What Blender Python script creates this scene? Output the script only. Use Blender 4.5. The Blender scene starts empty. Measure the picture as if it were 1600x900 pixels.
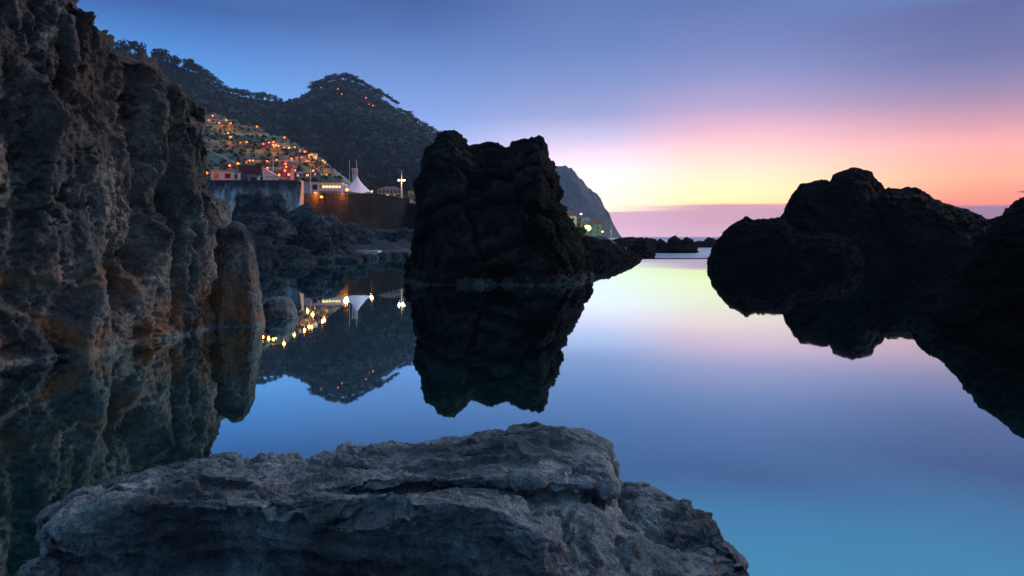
import bpy, math, random
import numpy as np
from mathutils import Vector
from mathutils.bvhtree import BVHTree

R = math.radians
F = 1067.0                 # focal length in photo pixels (24 mm on 36 mm)
CAM_Z = 2.0
HORIZON = 370.0
scene = bpy.context.scene
col = scene.collection

# ------------------------------------------------------------------ camera
cam = bpy.data.cameras.new('camera')
cam.lens = 24.0; cam.sensor_width = 36.0; cam.shift_y = -0.05
cam.clip_start = 0.05; cam.clip_end = 40000
camo = bpy.data.objects.new('camera', cam); col.objects.link(camo)
camo.location = (0, 0, CAM_Z); camo.rotation_euler = (R(90), 0, 0)
scene.camera = camo

# ------------------------------------------------------------------ sky (dusk)
def lin(c):
    return tuple(((v/255)/12.92 if v/255 <= .04045 else ((v/255+.055)/1.055)**2.4) for v in c)

world = bpy.data.worlds.new('World'); scene.world = world; world.use_nodes = True
wn, wl = world.node_tree.nodes, world.node_tree.links
wn.clear()
def wmath(op, a, b=None, c=None):
    n = wn.new('ShaderNodeMath'); n.operation = op
    for i, v in enumerate((a, b, c)):
        if v is None: continue
        if isinstance(v, (int, float)): n.inputs[i].default_value = v
        else: wl.new(v, n.inputs[i])
    return n.outputs[0]
def wrange(v, a, b, smooth=True):
    n = wn.new('ShaderNodeMapRange'); n.interpolation_type = 'SMOOTHSTEP' if smooth else 'LINEAR'
    n.inputs['From Min'].default_value = a; n.inputs['From Max'].default_value = b
    wl.new(v, n.inputs['Value']); return n.outputs['Result']
tc = wn.new('ShaderNodeTexCoord')
nrm = wn.new('ShaderNodeVectorMath'); nrm.operation = 'NORMALIZE'; wl.new(tc.outputs['Generated'], nrm.inputs[0])
sep = wn.new('ShaderNodeSeparateXYZ'); wl.new(nrm.outputs[0], sep.inputs[0])
az = wmath('MULTIPLY', wmath('ARCTAN2', sep.outputs[0], sep.outputs[1]), 180/math.pi)
nz = wn.new('ShaderNodeTexNoise'); nz.inputs['Scale'].default_value = 5.0; nz.inputs['Detail'].default_value = 5.0
stq = wn.new('ShaderNodeVectorMath'); stq.operation = 'MULTIPLY'; stq.inputs[1].default_value = (1, 1, 5); wl.new(nrm.outputs[0], stq.inputs[0])
wl.new(stq.outputs[0], nz.inputs['Vector'])
zz = wmath('ADD', wmath('ABSOLUTE', sep.outputs[2]), wmath('MULTIPLY', wmath('SUBTRACT', nz.outputs[0], .5), .013))
# height above horizon (photo rows) -> sky colour, one ramp per compass bearing (0 = view axis, + = to the right)
ROWS = {  # row : sRGB  (row 370 = horizon; rows < 0 lie above the picture)
 -180: [(370,(26,36,58)),(150,(28,42,72)),(-160,(36,60,100)),(-900,(112,160,216)),(-3000,(188,224,255))],
 -75:  [(370,(110,165,225)),(150,(84,145,215)),(0,(68,112,180)),(-160,(80,134,196)),(-900,(112,160,214)),(-3000,(188,224,255))],
 -28:  [(370,(125,190,240)),(200,(108,178,236)),(130,(92,160,226)),(60,(74,128,200)),(0,(56,92,156)),(-160,(86,146,208)),(-900,(140,190,238)),(-3000,(188,224,255))],
 -9: [(370,(160,190,235)),(230,(150,174,224)),(170,(122,152,212)),(100,(100,132,194)),(40,(75,106,168)),(0,(64,92,153)),(-60,(90,146,203)),(-160,(100,172,224)),(-900,(140,190,238)),(-3000,(188,224,255))],
 6: [(372,(216,172,194)),(345,(206,162,186)),(330,(208,160,180)),(328,(255,238,204)),(305,(255,238,222)),(265,(255,232,238)),(240,(238,208,226)),(210,(192,184,216)),(180,(152,156,198)),(130,(124,141,193)),(75,(102,127,183)),(0,(88,114,170)),(-60,(98,154,207)),(-160,(104,178,226)),(-900,(140,190,238)),(-3000,(188,224,255))],
 17: [(372,(204,158,176)),(345,(194,146,164)),(322,(200,144,156)),(320,(255,224,152)),(300,(255,238,172)),(265,(255,222,186)),(230,(250,196,186)),(200,(222,170,188)),(170,(180,156,190)),(120,(139,140,188)),(75,(115,128,181)),(0,(94,113,168)),(-60,(98,150,202)),(-160,(104,174,222)),(-900,(140,190,238)),(-3000,(188,224,255))],
 36: [(372,(150,106,126)),(322,(148,104,126)),(318,(244,132,88)),(300,(250,142,96)),(270,(255,166,118)),(230,(244,162,142)),(190,(204,142,150)),(150,(160,128,154)),(110,(126,118,158)),(75,(106,107,153)),(0,(92,98,150)),(-60,(96,132,182)),(-160,(100,162,210)),(-900,(140,190,238)),(-3000,(188,224,255))],
 75:   [(372,(130,96,122)),(322,(134,98,126)),(318,(196,128,128)),(250,(190,130,146)),(160,(140,115,155)),(40,(98,102,152)),(-160,(88,130,182)),(-900,(140,190,238)),(-3000,(188,224,255))],
 130:  [(370,(50,58,84)),(150,(50,66,104)),(-160,(60,92,140)),(-900,(124,172,224)),(-3000,(188,224,255))],
 180:  None}
ROWS[180] = ROWS[-180]
acc = None; prev = None
for a_deg in sorted(ROWS):
    rp = wn.new('ShaderNodeValToRGB'); cr = rp.color_ramp
    stops = []
    for row, c in ROWS[a_deg]:
        t = (HORIZON-row)/F
        if abs(a_deg) < 60: t *= math.cos(R(a_deg))
        stops.append((max(0.0, t/math.sqrt(1+t*t)), lin(c)))
    while len(cr.elements) < len(stops): cr.elements.new(.5)
    for e, (p, c) in zip(cr.elements, stops): e.position = p
    for e, (p, c) in zip(cr.elements, stops): e.position = p; e.color = (*c, 1)
    wl.new(zz, rp.inputs[0])
    if acc is None: acc = rp.outputs[0]
    else:
        mx = wn.new('ShaderNodeMix'); mx.data_type = 'RGBA'
        wl.new(wrange(az, prev, a_deg), mx.inputs[0]); wl.new(acc, mx.inputs[6]); wl.new(rp.outputs[0], mx.inputs[7])
        acc = mx.outputs[2]
    prev = a_deg
# one small dark cloud low over the sea
ca = wmath('POWER', wmath('DIVIDE', wmath('SUBTRACT', az, 37.6), 1.2), 2.0)
ce = wmath('POWER', wmath('DIVIDE', wmath('SUBTRACT', zz, .0535), .0024), 2.0)
cm = wmath('SUBTRACT', 1.0, wrange(wmath('ADD', ca, ce), .5, 1.2))
mx = wn.new('ShaderNodeMix'); mx.data_type = 'RGBA'
wl.new(cm, mx.inputs[0]); wl.new(acc, mx.inputs[6]); mx.inputs[7].default_value = (*lin((140,80,92)), 1)
bg = wn.new('ShaderNodeBackground'); # what the haze below takes from the sky on its way to the eye, given back at the source
HAZE = .00011
path = wmath('MINIMUM', 3600.0, wmath('DIVIDE', 418.0, wmath('MAXIMUM', sep.outputs[2], .02)))
wl.new(wmath('MULTIPLY', wmath('EXPONENT', wmath('MULTIPLY', path, HAZE*1.4)), .98), bg.inputs['Strength'])
wl.new(mx.outputs[2], bg.inputs['Color'])
wo = wn.new('ShaderNodeOutputWorld'); wl.new(bg.outputs[0], wo.inputs['Surface'])

# the afterglow as a very weak, wide sun low over the sea
sun = bpy.data.lights.new('sun', 'SUN'); sun.energy = 1.35; sun.angle = R(12); sun.color = (1.0, .86, .78)
suno = bpy.data.objects.new('sun', sun); col.objects.link(suno)
sd = Vector((math.sin(R(60))*math.cos(R(20)), math.cos(R(60))*math.cos(R(20)), math.sin(R(20))))
suno.rotation_euler = sd.to_track_quat('Z', 'Y').to_euler()

scene.view_settings.view_transform = 'Standard'; scene.view_settings.look = 'None'
scene.view_settings.exposure = 0.0; scene.view_settings.gamma = 1.0
scene.view_settings.use_curve_mapping = False
cy = scene.cycles
cy.use_denoising = True
cy.max_bounces = 5; cy.diffuse_bounces = 2; cy.glossy_bounces = 3; cy.volume_bounces = 0
cy.sample_clamp_indirect = 4.0
cy.use_light_tree = True

# ------------------------------------------------------------------ helpers
def at(px, py, D):
    return Vector(((px-800)/F*D, D, CAM_Z+(HORIZON-py)/F*D))

def tag(o, label=None, cat=None, group=None, kind=None):
    if label: o['label'] = label
    if cat: o['category'] = cat
    if group: o['group'] = group
    if kind or cat: o['kind'] = kind or 'thing'
    return o

def link_mesh(name, me, mat=None, parent=None, smooth=False):
    if mat is not None and len(me.materials) == 0: me.materials.append(mat)
    if smooth: me.polygons.foreach_set('use_smooth', np.ones(len(me.polygons), bool))
    o = bpy.data.objects.new(name, me); col.objects.link(o)
    if parent is not None: o.parent = parent
    return o

def pydata(name, v, f):
    me = bpy.data.meshes.new(name); me.from_pydata([tuple(p) for p in v], [], f); me.update(); return me

def empty(name, loc, rz=0):
    o = bpy.data.objects.new(name, None); col.objects.link(o)
    o.location = loc; o.rotation_euler = (0, 0, rz); o.empty_display_size = .2
    return o

def grid_mesh(name, P, wrap=False):
    """P: (nu, nv, 3) -> quads"""
    nu, nv = P.shape[:2]
    idx = np.arange(nu*nv).reshape(nu, nv)
    a = idx[:-1, :-1]; b = idx[1:, :-1]; c = idx[1:, 1:]; d = idx[:-1, 1:]
    q = np.stack([a, b, c, d], -1).reshape(-1, 4)
    return quads_mesh(name, P.reshape(-1, 3), q)

def quads_mesh(name, V, q):
    me = bpy.data.meshes.new(name)
    me.vertices.add(len(V)); me.vertices.foreach_set('co', np.ascontiguousarray(V, np.float32).ravel())
    me.loops.add(q.size); me.loops.foreach_set('vertex_index', np.ascontiguousarray(q, np.int32).ravel())
    me.polygons.add(len(q))
    me.polygons.foreach_set('loop_start', np.arange(0, q.size, q.shape[1], dtype=np.int32))
    me.polygons.foreach_set('loop_total', np.full(len(q), q.shape[1], np.int32))
    me.update(calc_edges=True); me.validate()
    return me

# ---- vectorised noise
_rs = np.random.RandomState(7)
_G = _rs.normal(size=(256, 3)); _G /= np.linalg.norm(_G, axis=1)[:, None]
_G = _G.astype(np.float32)
_J = _rs.rand(256, 3).astype(np.float32)
def _hash(ix, iy, iz, seed):
    h = (ix.astype(np.uint32)*np.uint32(374761393) + iy.astype(np.uint32)*np.uint32(668265263)
         + iz.astype(np.uint32)*np.uint32(2246822519) + np.uint32((seed*3266489917) & 0xffffffff))
    h = (h ^ (h >> np.uint32(13)))*np.uint32(1274126177)
    return ((h ^ (h >> np.uint32(16))) & np.uint32(255)).astype(np.int32)
def perlin(P, seed=0):
    P = P.astype(np.float32); i = np.floor(P).astype(np.int32); f = P-i
    u = f*f*f*(f*(f*6-15)+10)
    out = 0
    for dx in (0, 1):
        wx = u[:, 0] if dx else 1-u[:, 0]
        for dy in (0, 1):
            wy = u[:, 1] if dy else 1-u[:, 1]
            for dz in (0, 1):
                wz = u[:, 2] if dz else 1-u[:, 2]
                g = _G[_hash(i[:, 0]+dx, i[:, 1]+dy, i[:, 2]+dz, seed)]
                out = out+wx*wy*wz*(g[:, 0]*(f[:, 0]-dx)+g[:, 1]*(f[:, 1]-dy)+g[:, 2]*(f[:, 2]-dz))
    return out
def fbm(P, o=5, seed=0, gain=.5, lac=2.03):
    a = 1; s = 0
    for k in range(o):
        s = s+a*perlin(P, seed+k*17); P = P*lac+3.7; a *= gain
    return s
def ridged(P, o=4, seed=0, gain=.5):
    a = 1; s = 0; w = 0
    for k in range(o):
        s = s+a*(1-np.abs(perlin(P, seed+k*13))*2)**2; w += a; P = P*2.07+1.3; a *= gain
    return s/w-.5
def worley(P, seed=0):
    P = P.astype(np.float32); i = np.floor(P).astype(np.int32); best = np.full(len(P), 9., np.float32); b2 = best.copy()
    for dx in (-1, 0, 1):
        for dy in (-1, 0, 1):
            for dz in (-1, 0, 1):
                c = i+np.array([dx, dy, dz], np.int32)
                j = _J[_hash(c[:, 0], c[:, 1], c[:, 2], seed)]
                d = np.sqrt((((c+j)-P)**2).sum(1))
                b2 = np.minimum(b2, np.maximum(best, d)); best = np.minimum(best, d)
    return best, b2
def cells(P, seed=0):
    """random value per fractured block (nearest cell)"""
    P = P.astype(np.float32); i = np.floor(P).astype(np.int32); best = np.full(len(P), 9., np.float32); val = np.zeros(len(P), np.float32)
    for dx in (-1, 0, 1):
        for dy in (-1, 0, 1):
            for dz in (-1, 0, 1):
                c = i+np.array([dx, dy, dz], np.int32)
                h = _hash(c[:, 0], c[:, 1], c[:, 2], seed); d = (((c+_J[h])-P)**2).sum(1)
                val = np.where(d < best, _J[(h*7+13) & 255, 1], val); best = np.minimum(best, d)
    return val-.5
def sstep(x, a, b):
    t = np.clip((x-a)/(b-a), 0, 1); return t*t*(3-2*t)
def grid_normals(P):
    du = np.gradient(P, axis=0); dv = np.gradient(P, axis=1)
    n = np.cross(du, dv); l = np.linalg.norm(n, axis=-1, keepdims=True)
    return n/np.maximum(l, 1e-9)

def lava(P, freq, seed):
    """craggy volcanic relief, roughly -1..1"""
    Q = P*freq
    W = np.stack([perlin(Q*.9, seed+1), perlin(Q*.9+9, seed+2), perlin(Q*.9+19, seed+3)], 1)
    Q = Q+.45*W
    f1, f2 = worley(Q*1.9, seed+5)
    g1, g2 = worley(Q*4.7, seed+6)
    h1, h2 = worley(Q*10.5, seed+7)
    calm = .25+.75*sstep(fbm(Q*.8+21, 3, seed+12), -.18, .22)     # smooth faces and rubbly ones
    return (.45*fbm(Q, 3, seed, .5)+.55*cells(Q*.95+.25*fbm(Q*2, 3, seed+13)[:, None], seed+14)+.34*ridged(Q*1.9, 5, seed+4, .6)+.30*(.55-f1)
            + calm*(.46*fbm(Q*3.1, 6, seed+8, .66)+.46*(g1-.45)+.26*(h1-.45)+.16*cells(Q*6.3, seed+10))
            + .34*cells(Q*2.6, seed+9)-.30*sstep(fbm(Q*1.4+5, 4, seed+11, .6), .12, .28))

def resample(pts, n):
    pts = np.array(pts, float); d = np.r_[0, np.cumsum(np.linalg.norm(np.diff(pts, axis=0), axis=1))]
    t = np.linspace(0, d[-1], n)
    return np.stack([np.interp(t, d, pts[:, k]) for k in range(pts.shape[1])], 1)

def ridge_rock(name, prof, D, front, back, seed, nu, nv, amp, freq, mat, p=2.2, taper=.3, relief=lava, bottom=-.8, shift=0.0, stretch=1.0):
    """a rock with a crest outline; slopes fall away in front of it and behind it"""
    XZ = [((x-800)/F*D, CAM_Z+(HORIZON-y)/F*D) for x, y in prof]
    C = resample(XZ, nu)
    s = np.linspace(-1, 1, nv); s = np.sign(s)*np.abs(s)**.9
    X, S = np.meshgrid(C[:, 0], s, indexing='ij'); Z, _ = np.meshgrid(C[:, 1], s, indexing='ij')
    xc = C[:, 0].mean()
    A = np.abs(S)
    Zg = bottom+(np.maximum(Z, bottom)-bottom)*np.clip(1-A**p, 0, 1)
    tp = np.where(S < 0, taper, taper*.6)
    Xg = xc+(X-xc)*(1-tp*A**2)+shift*(-np.minimum(S, 0))
    # walls bulge: the foot sits further out than the crest
    Yg = D+np.where(S < 0, front, back)*S
    Xg = Xg+xc/D*(Yg-D)                               # lies along the line from the pool's near shore
    P = np.stack([Xg, Yg, Zg], -1)
    N = grid_normals(P)
    if N[nu//2, nv//2, 2] < 0: N = -N
    N[..., 2] *= .8
    Q = P.reshape(-1, 3).copy(); Q[:, 2] *= stretch
    d = relief(Q, freq, seed).reshape(nu, nv)*amp
    P = P+N*d[..., None]
    me = grid_mesh(name, P)
    o = link_mesh(name, me, mat, smooth=True)
    return o

# ------------------------------------------------------------------ materials
def new_mat(name):
    m = bpy.data.materials.new(name); m.use_nodes = True
    nt = m.node_tree; b = nt.nodes['Principled BSDF']
    return m, nt, b
def N(nt, t, **kw):
    n = nt.nodes.new(t)
    for k, v in kw.items(): setattr(n, k, v)
    return n
def noise_node(nt, scale, detail=6, rough=.6, vec=None, dist=0.0):
    n = N(nt, 'ShaderNodeTexNoise'); n.inputs['Scale'].default_value = scale; n.inputs['Detail'].default_value = detail
    n.inputs['Roughness'].default_value = rough; n.inputs['Distortion'].default_value = dist
    if vec is not None: nt.links.new(vec, n.inputs['Vector'])
    return n.outputs[0]
def ramp(nt, v, stops):
    r = N(nt, 'ShaderNodeValToRGB'); cr = r.color_ramp
    while len(cr.elements) < len(stops): cr.elements.new(.5)
    for e, (p, c) in zip(cr.elements, stops): e.position = p
    for e, (p, c) in zip(cr.elements, stops): e.position = p; e.color = (*c, 1) if len(c) == 3 else c
    nt.links.new(v, r.inputs[0]); return r.outputs[0]
def mix(nt, f, a, b, mode='MIX'):
    m = N(nt, 'ShaderNodeMix', data_type='RGBA', blend_type=mode)
    for s, v in ((0, f), (6, a), (7, b)):
        if isinstance(v, (int, float)): m.inputs[s].default_value = v
        elif isinstance(v, tuple): m.inputs[s].default_value = (*v, 1)
        else: nt.links.new(v, m.inputs[s])
    return m.outputs[2]
def mapr(nt, v, a, b, c=0., d=1.):
    n = N(nt, 'ShaderNodeMapRange'); n.inputs[1].default_value = a; n.inputs[2].default_value = b
    n.inputs[3].default_value = c; n.inputs[4].default_value = d
    nt.links.new(v, n.inputs[0]); return n.outputs[0]
def coords(nt, scale=(1, 1, 1)):
    g = N(nt, 'ShaderNodeNewGeometry'); m = N(nt, 'ShaderNodeMapping'); m.inputs['Scale'].default_value = scale
    nt.links.new(g.outputs['Position'], m.inputs[0]); return m.outputs[0], g
def bump(nt, b, h, strength, dist):
    n = N(nt, 'ShaderNodeBump'); n.inputs['Strength'].default_value = strength; n.inputs['Distance'].default_value = dist
    nt.links.new(h, n.inputs['Height']); nt.links.new(n.outputs[0], b.inputs['Normal'])

def rock_mat(name, dark, mid, light, s, bdist, extra=None, rough=.85, spec=.3):
    m, nt, b = new_mat(name)
    v, g = coords(nt)
    big = noise_node(nt, s*.35, 4, .6, v, .4); fine = noise_node(nt, s*4, 6, .70, v, .3); grit = noise_node(nt, s*17, 4, .7, v)
    pit = N(nt, 'ShaderNodeTexVoronoi'); pit.inputs['Scale'].default_value = s*5; nt.links.new(v, pit.inputs['Vector'])
    pit2 = N(nt, 'ShaderNodeTexVoronoi'); pit2.inputs['Scale'].default_value = s*14; nt.links.new(v, pit2.inputs['Vector'])
    c = ramp(nt, big, [(.34, dark), (.5, mid), (.64, light)])
    c = mix(nt, mapr(nt, fine, .38, .62), mix(nt, .68, c, dark), c)
    c = mix(nt, mapr(nt, grit, .40, .60), mix(nt, .55, c, dark), c)
    if extra: c = extra(nt, v, g, c)
    nt.links.new(c, b.inputs['Base Color'])
    b.inputs['Roughness'].default_value = rough; b.inputs['Specular IOR Level'].default_value = spec
    def lc(x, k, y):
        n = N(nt, 'ShaderNodeMath', operation='MULTIPLY_ADD'); nt.links.new(x, n.inputs[0]); n.inputs[1].default_value = k; nt.links.new(y, n.inputs[2]); return n.outputs[0]
    h = lc(mapr(nt, pit.outputs[0], 0, .5), .35, fine)
    h = lc(grit, .38, h); h = lc(mapr(nt, pit2.outputs[0], .05, .35), .12, h)
    bump(nt, b, h, 1.0, bdist)
    return m

def cliff_extra(nt, v, g, c):
    sepn = N(nt, 'ShaderNodeSeparateXYZ'); nt.links.new(g.outputs['Position'], sepn.inputs[0])
    z = sepn.outputs[2]
    # rust stains low on the wall
    st = noise_node(nt, 1.1, 4, .6, v, .6)
    low = mapr(nt, z, 2.0, .5)
    f = N(nt, 'ShaderNodeMath', operation='MULTIPLY'); nt.links.new(mapr(nt, st, .47, .60), f.inputs[0]); nt.links.new(low, f.inputs[1])
    c = mix(nt, f.outputs[0], c, (.34, .13, .05))
    # reddish brown rock higher up
    st2 = noise_node(nt, .45, 4, .6, v, .4)
    hi = mapr(nt, z, 2.4, 5.0)
    f2 = N(nt, 'ShaderNodeMath', operation='MULTIPLY'); nt.links.new(hi, f2.inputs[0]); nt.links.new(mapr(nt, st2, .35, .6), f2.inputs[1])
    c = mix(nt, f2.outputs[0], c, (.105, .068, .055))
    # pale salt line just above the water
    wv = noise_node(nt, 2.5, 4, .6, v)
    zz = N(nt, 'ShaderNodeMath', operation='ADD'); nt.links.new(z, zz.inputs[0]); nt.links.new(mapr(nt, wv, .3, .7, -.06, .06), zz.inputs[1])
    band = mapr(nt, zz.outputs[0], .075, .04, 0, .35)
    return mix(nt, band, c, (.30, .29, .28))
def tide_extra(nt, v, g, c):
    sepn = N(nt, 'ShaderNodeSeparateXYZ'); nt.links.new(g.outputs['Position'], sepn.inputs[0])
    wv = noise_node(nt, 1.3, 5, .7, v)
    zz = N(nt, 'ShaderNodeMath', operation='ADD'); nt.links.new(sepn.outputs[2], zz.inputs[0]); nt.links.new(mapr(nt, wv, .3, .7, .55, -.40), zz.inputs[1])
    return mix(nt, mapr(nt, zz.outputs[0], .30, .12, 0, .75), c, (.095, .092, .088))
M = {}
M['cliff'] = rock_mat('weathered_cliff_rock', (.032, .033, .037), (.19, .168, .15), (.50, .425, .35), 2.2, .10, cliff_extra)
M['fore'] = rock_mat('foreground_rock', (.06, .063, .07), (.29, .297, .31), (.52, .53, .545), 4.0, .06)
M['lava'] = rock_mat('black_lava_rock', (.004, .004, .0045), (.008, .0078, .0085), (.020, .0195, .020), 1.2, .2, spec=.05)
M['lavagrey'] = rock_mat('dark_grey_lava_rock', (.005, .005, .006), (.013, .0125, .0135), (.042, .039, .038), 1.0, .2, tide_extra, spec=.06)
M['shore'] = rock_mat('grey_lava_rock', (.020, .022, .028), (.062, .065, .074), (.20, .19, .185), .9, .25, tide_extra, spec=.15)
M['wetrock'] = rock_mat('wet_dark_boulder', (.03, .03, .033), (.09, .09, .095), (.20, .20, .20), 5, .02, rough=.45, spec=.5)

def plain(name, c, rough=.7, var=.25, scale=1.5, emit=None, es=1.0, metal=0):
    m, nt, b = new_mat(name)
    v, g = coords(nt)
    n = noise_node(nt, scale, 5, .6, v)
    nt.links.new(mix(nt, mapr(nt, n, .3, .7), tuple(x*(1-var) for x in c), c), b.inputs['Base Color'])
    b.inputs['Roughness'].default_value = rough; b.inputs['Metallic'].default_value = metal
    if emit:
        b.inputs['Emission Color'].default_value = (*emit, 1); b.inputs['Emission Strength'].default_value = es
    return m
def glow(name, c, s):
    m, nt, b = new_mat(name)
    b.inputs['Base Color'].default_value = (.03, .03, .03, 1)
    b.inputs['Emission Color'].default_value = (*c, 1); b.inputs['Emission Strength'].default_value = s
    return m
M['white'] = plain('white_render', (.72, .72, .74))
M['cream'] = plain('cream_render', (.62, .55, .46))
M['bluewall'] = plain('blue_grey_render', (.34, .45, .56))
M['maroon'] = plain('maroon_cladding', (.085, .03, .035))
M['redwall'] = plain('red_render', (.42, .07, .06))
M['tile'] = plain('red_roof_tile', (.26, .075, .05), .8, .4, 3)
M['grey'] = plain('grey_roof_sheet', (.22, .24, .27))
M['teal'] = plain('teal_render', (.25, .42, .42))
M['metal'] = plain('pale_pole_metal', (.55, .55, .57), .45)
M['dark'] = plain('dark_opening', (.03, .03, .035), .3)
M['pale'] = plain('pale_concrete', (.55, .54, .53), .8, .3, 3)
M['canvas'] = plain('white_tent_canvas', (.80, .79, .84), .8, .06)
M['wood'] = plain('bark', (.06, .045, .035), .9)
M['lamp'] = glow('sodium_lamp_glow', (1, .105, .009), 5)
M['lampdim'] = glow('dim_sodium_lamp_glow', (1, .12, .012), 3.5)
M['lampwhite'] = glow('warm_white_lamp_glow', (1, .66, .32), 5)
M['lampred'] = glow('red_lamp_glow', (1, .04, .03), 6)
M['lampgreen'] = glow('green_white_flood_glow', (.85, 1, .22), 7)
M['litwin'] = glow('lit_window', (1, .66, .28), 1.6)
M['litwarm'] = glow('orange_lit_window', (1, .42, .12), 1.3)

def streak_wall(name, a, b_, c_, sc):
    m, nt, b = new_mat(name)
    v, g = coords(nt, (1, 1, .06)); v2, _ = coords(nt)
    st = noise_node(nt, sc, 6, .65, v); bl = noise_node(nt, .35, 5, .6, v2)
    c = ramp(nt, st, [(.41, a), (.5, b_), (.60, c_)])
    c = mix(nt, mapr(nt, bl, .35, .7), mix(nt, .5, c, a), c)
    nt.links.new(c, b.inputs['Base Color']); b.inputs['Roughness'].default_value = .85
    bump(nt, b, noise_node(nt, 2.0, 7, .6, v2), .5, .1)
    return m
M['seawall'] = streak_wall('streaked_sea_wall_concrete', (.19, .165, .15), (.36, .33, .31), (.75, .72, .70), 1.1)
M['darkwall'] = rock_mat('dark_masonry_wall', (.012, .011, .012), (.026, .024, .024), (.06, .054, .05), .35, .25, spec=.05)

def leaf_mat(name, a, b_, sc):
    m, nt, b = new_mat(name)
    v, g = coords(nt)
    nt.links.new(mix(nt, mapr(nt, noise_node(nt, sc, 4, .6, v), .35, .65), a, b_), b.inputs['Base Color'])
    b.inputs['Roughness'].default_value = .8; b.inputs['Specular IOR Level'].default_value = .2
    return m
M['leaf'] = leaf_mat('dark_evergreen_leaf', (.010, .018, .013), (.018, .028, .018), .02)
M['bushleaf'] = leaf_mat('promenade_bush_leaf', (.10, .13, .02), (.20, .24, .05), .5)
M['hillforest'] = leaf_mat('wooded_hill_ground', (.010, .016, .013), (.018, .026, .018), .012)
def terrace_mat():
    m, nt, b = new_mat('terraced_field_ground'); v, g = coords(nt)
    n1 = noise_node(nt, .035, 5, .6, v); n2 = noise_node(nt, .4, 6, .65, v)
    c = ramp(nt, n1, [(.34, (.05, .085, .045)), (.46, (.11, .19, .085)), (.56, (.17, .23, .12)), (.68, (.22, .21, .16))])
    c = mix(nt, mapr(nt, n2, .35, .7), mix(nt, .55, c, (.03, .04, .025)), c)
    sp = N(nt, 'ShaderNodeSeparateXYZ'); nt.links.new(g.outputs['True Normal'], sp.inputs[0])
    c = mix(nt, mapr(nt, sp.outputs[2], .72, .5), c, (.20, .18, .165))   # stone faces of the terraces
    nt.links.new(c, b.inputs['Base Color']); b.inputs['Roughness'].default_value = .9
    return m
M['terrace'] = terrace_mat()
M['headland'] = leaf_mat('bare_headland_ground', (.045, .036, .034), (.085, .068, .06), .01)
M['asphalt'] = plain('pale_road_surface', (.24, .23, .22), .9)

def water_mat():
    m, nt, b = new_mat('still_pool_water'); nt.nodes.remove(b)
    out = nt.nodes['Material Output']
    d = N(nt, 'ShaderNodeBsdfDiffuse'); d.inputs['Color'].default_value = (.002, .022, .020, 1)
    g = N(nt, 'ShaderNodeBsdfGlossy'); g.inputs['Roughness'].default_value = .018; g.inputs['Color'].default_value = (.70, .96, 1, 1)
    lw = N(nt, 'ShaderNodeFresnel'); lw.inputs['IOR'].default_value = 3.2
    v, ge = coords(nt, (1, .35, 1))
    bp = N(nt, 'ShaderNodeBump'); bp.inputs['Strength'].default_value = .05; bp.inputs['Distance'].default_value = .02
    nt.links.new(noise_node(nt, 1.6, 2, .5, v), bp.inputs['Height']); nt.links.new(bp.outputs[0], g.inputs['Normal'])
    mx = N(nt, 'ShaderNodeMixShader')
    nt.links.new(mapr(nt, lw.outputs[0], .27, .46, .50, 1.0), mx.inputs[0]); nt.links.new(d.outputs[0], mx.inputs[1]); nt.links.new(g.outputs[0], mx.inputs[2])
    nt.links.new(mx.outputs[0], out.inputs['Surface'])
    return m
M['water'] = water_mat()
def sea_mat():
    m, nt, b = new_mat('misty_long_exposure_sea'); v, g = coords(nt, (1, .25, 1))
    n = noise_node(nt, .05, 6, .6, v)
    nt.links.new(ramp(nt, n, [(.35, (.16, .21, .30)), (.65, (.36, .41, .50))]), b.inputs['Base Color'])
    b.inputs['Roughness'].default_value = .38; b.inputs['Specular IOR Level'].default_value = .4
    return m
M['sea'] = sea_mat()

# ------------------------------------------------------------------ water
o = link_mesh('pool_water', pydata('pool_water', [(-90,-25,0),(70,-25,0),(70,62,0),(10.5,62,0),(8,80,0),(-90,80,0)], [(0,1,2,3,4,5)]), M['water']); tag(o, kind='structure')
o = link_mesh('sea', pydata('sea', [(-9000,-400,-1.2),(9000,-400,-1.2),(12000,14000,-1.2),(-12000,14000,-1.2)], [(0,1,2,3)]), M['sea']); tag(o, kind='structure')

def box(bmv, bmf, x0, x1, y0, y1, z0, z1):
    k = len(bmv)
    bmv += [(x0,y0,z0),(x1,y0,z0),(x1,y1,z0),(x0,y1,z0),(x0,y0,z1),(x1,y0,z1),(x1,y1,z1),(x0,y1,z1)]
    bmf += [(k,k+3,k+2,k+1),(k+4,k+5,k+6,k+7),(k,k+1,k+5,k+4),(k+1,k+2,k+6,k+5),(k+2,k+3,k+7,k+6),(k+3,k,k+4,k+7)]
def boxes(name, lst, mat, parent=None):
    v, f = [], []
    for b in lst: box(v, f, *b)
    return link_mesh(name, pydata(name, v, f), mat, parent)
def tube(name, pts, rad, mat, parent=None, n=8):
    v, f = [], []
    pts = [Vector(p) for p in pts]; rad = rad if isinstance(rad, (list, tuple)) else [rad]*len(pts)
    for i, p in enumerate(pts):
        t = (pts[min(i+1, len(pts)-1)]-pts[max(i-1, 0)]).normalized()
        a = t.orthogonal().normalized() if abs(t.z) < .99 else Vector((1, 0, 0)); b = t.cross(a)
        for k in range(n):
            q = p+(a*math.cos(2*math.pi*k/n)+b*math.sin(2*math.pi*k/n))*rad[i]; v.append(q)
    for i in range(len(pts)-1):
        for k in range(n):
            f.append((i*n+k, i*n+(k+1) % n, (i+1)*n+(k+1) % n, (i+1)*n+k))
    f.append(tuple(range(n))[::-1]); f.append(tuple((len(pts)-1)*n+k for k in range(n)))
    return link_mesh(name, pydata(name, v, f), mat, parent)
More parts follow.
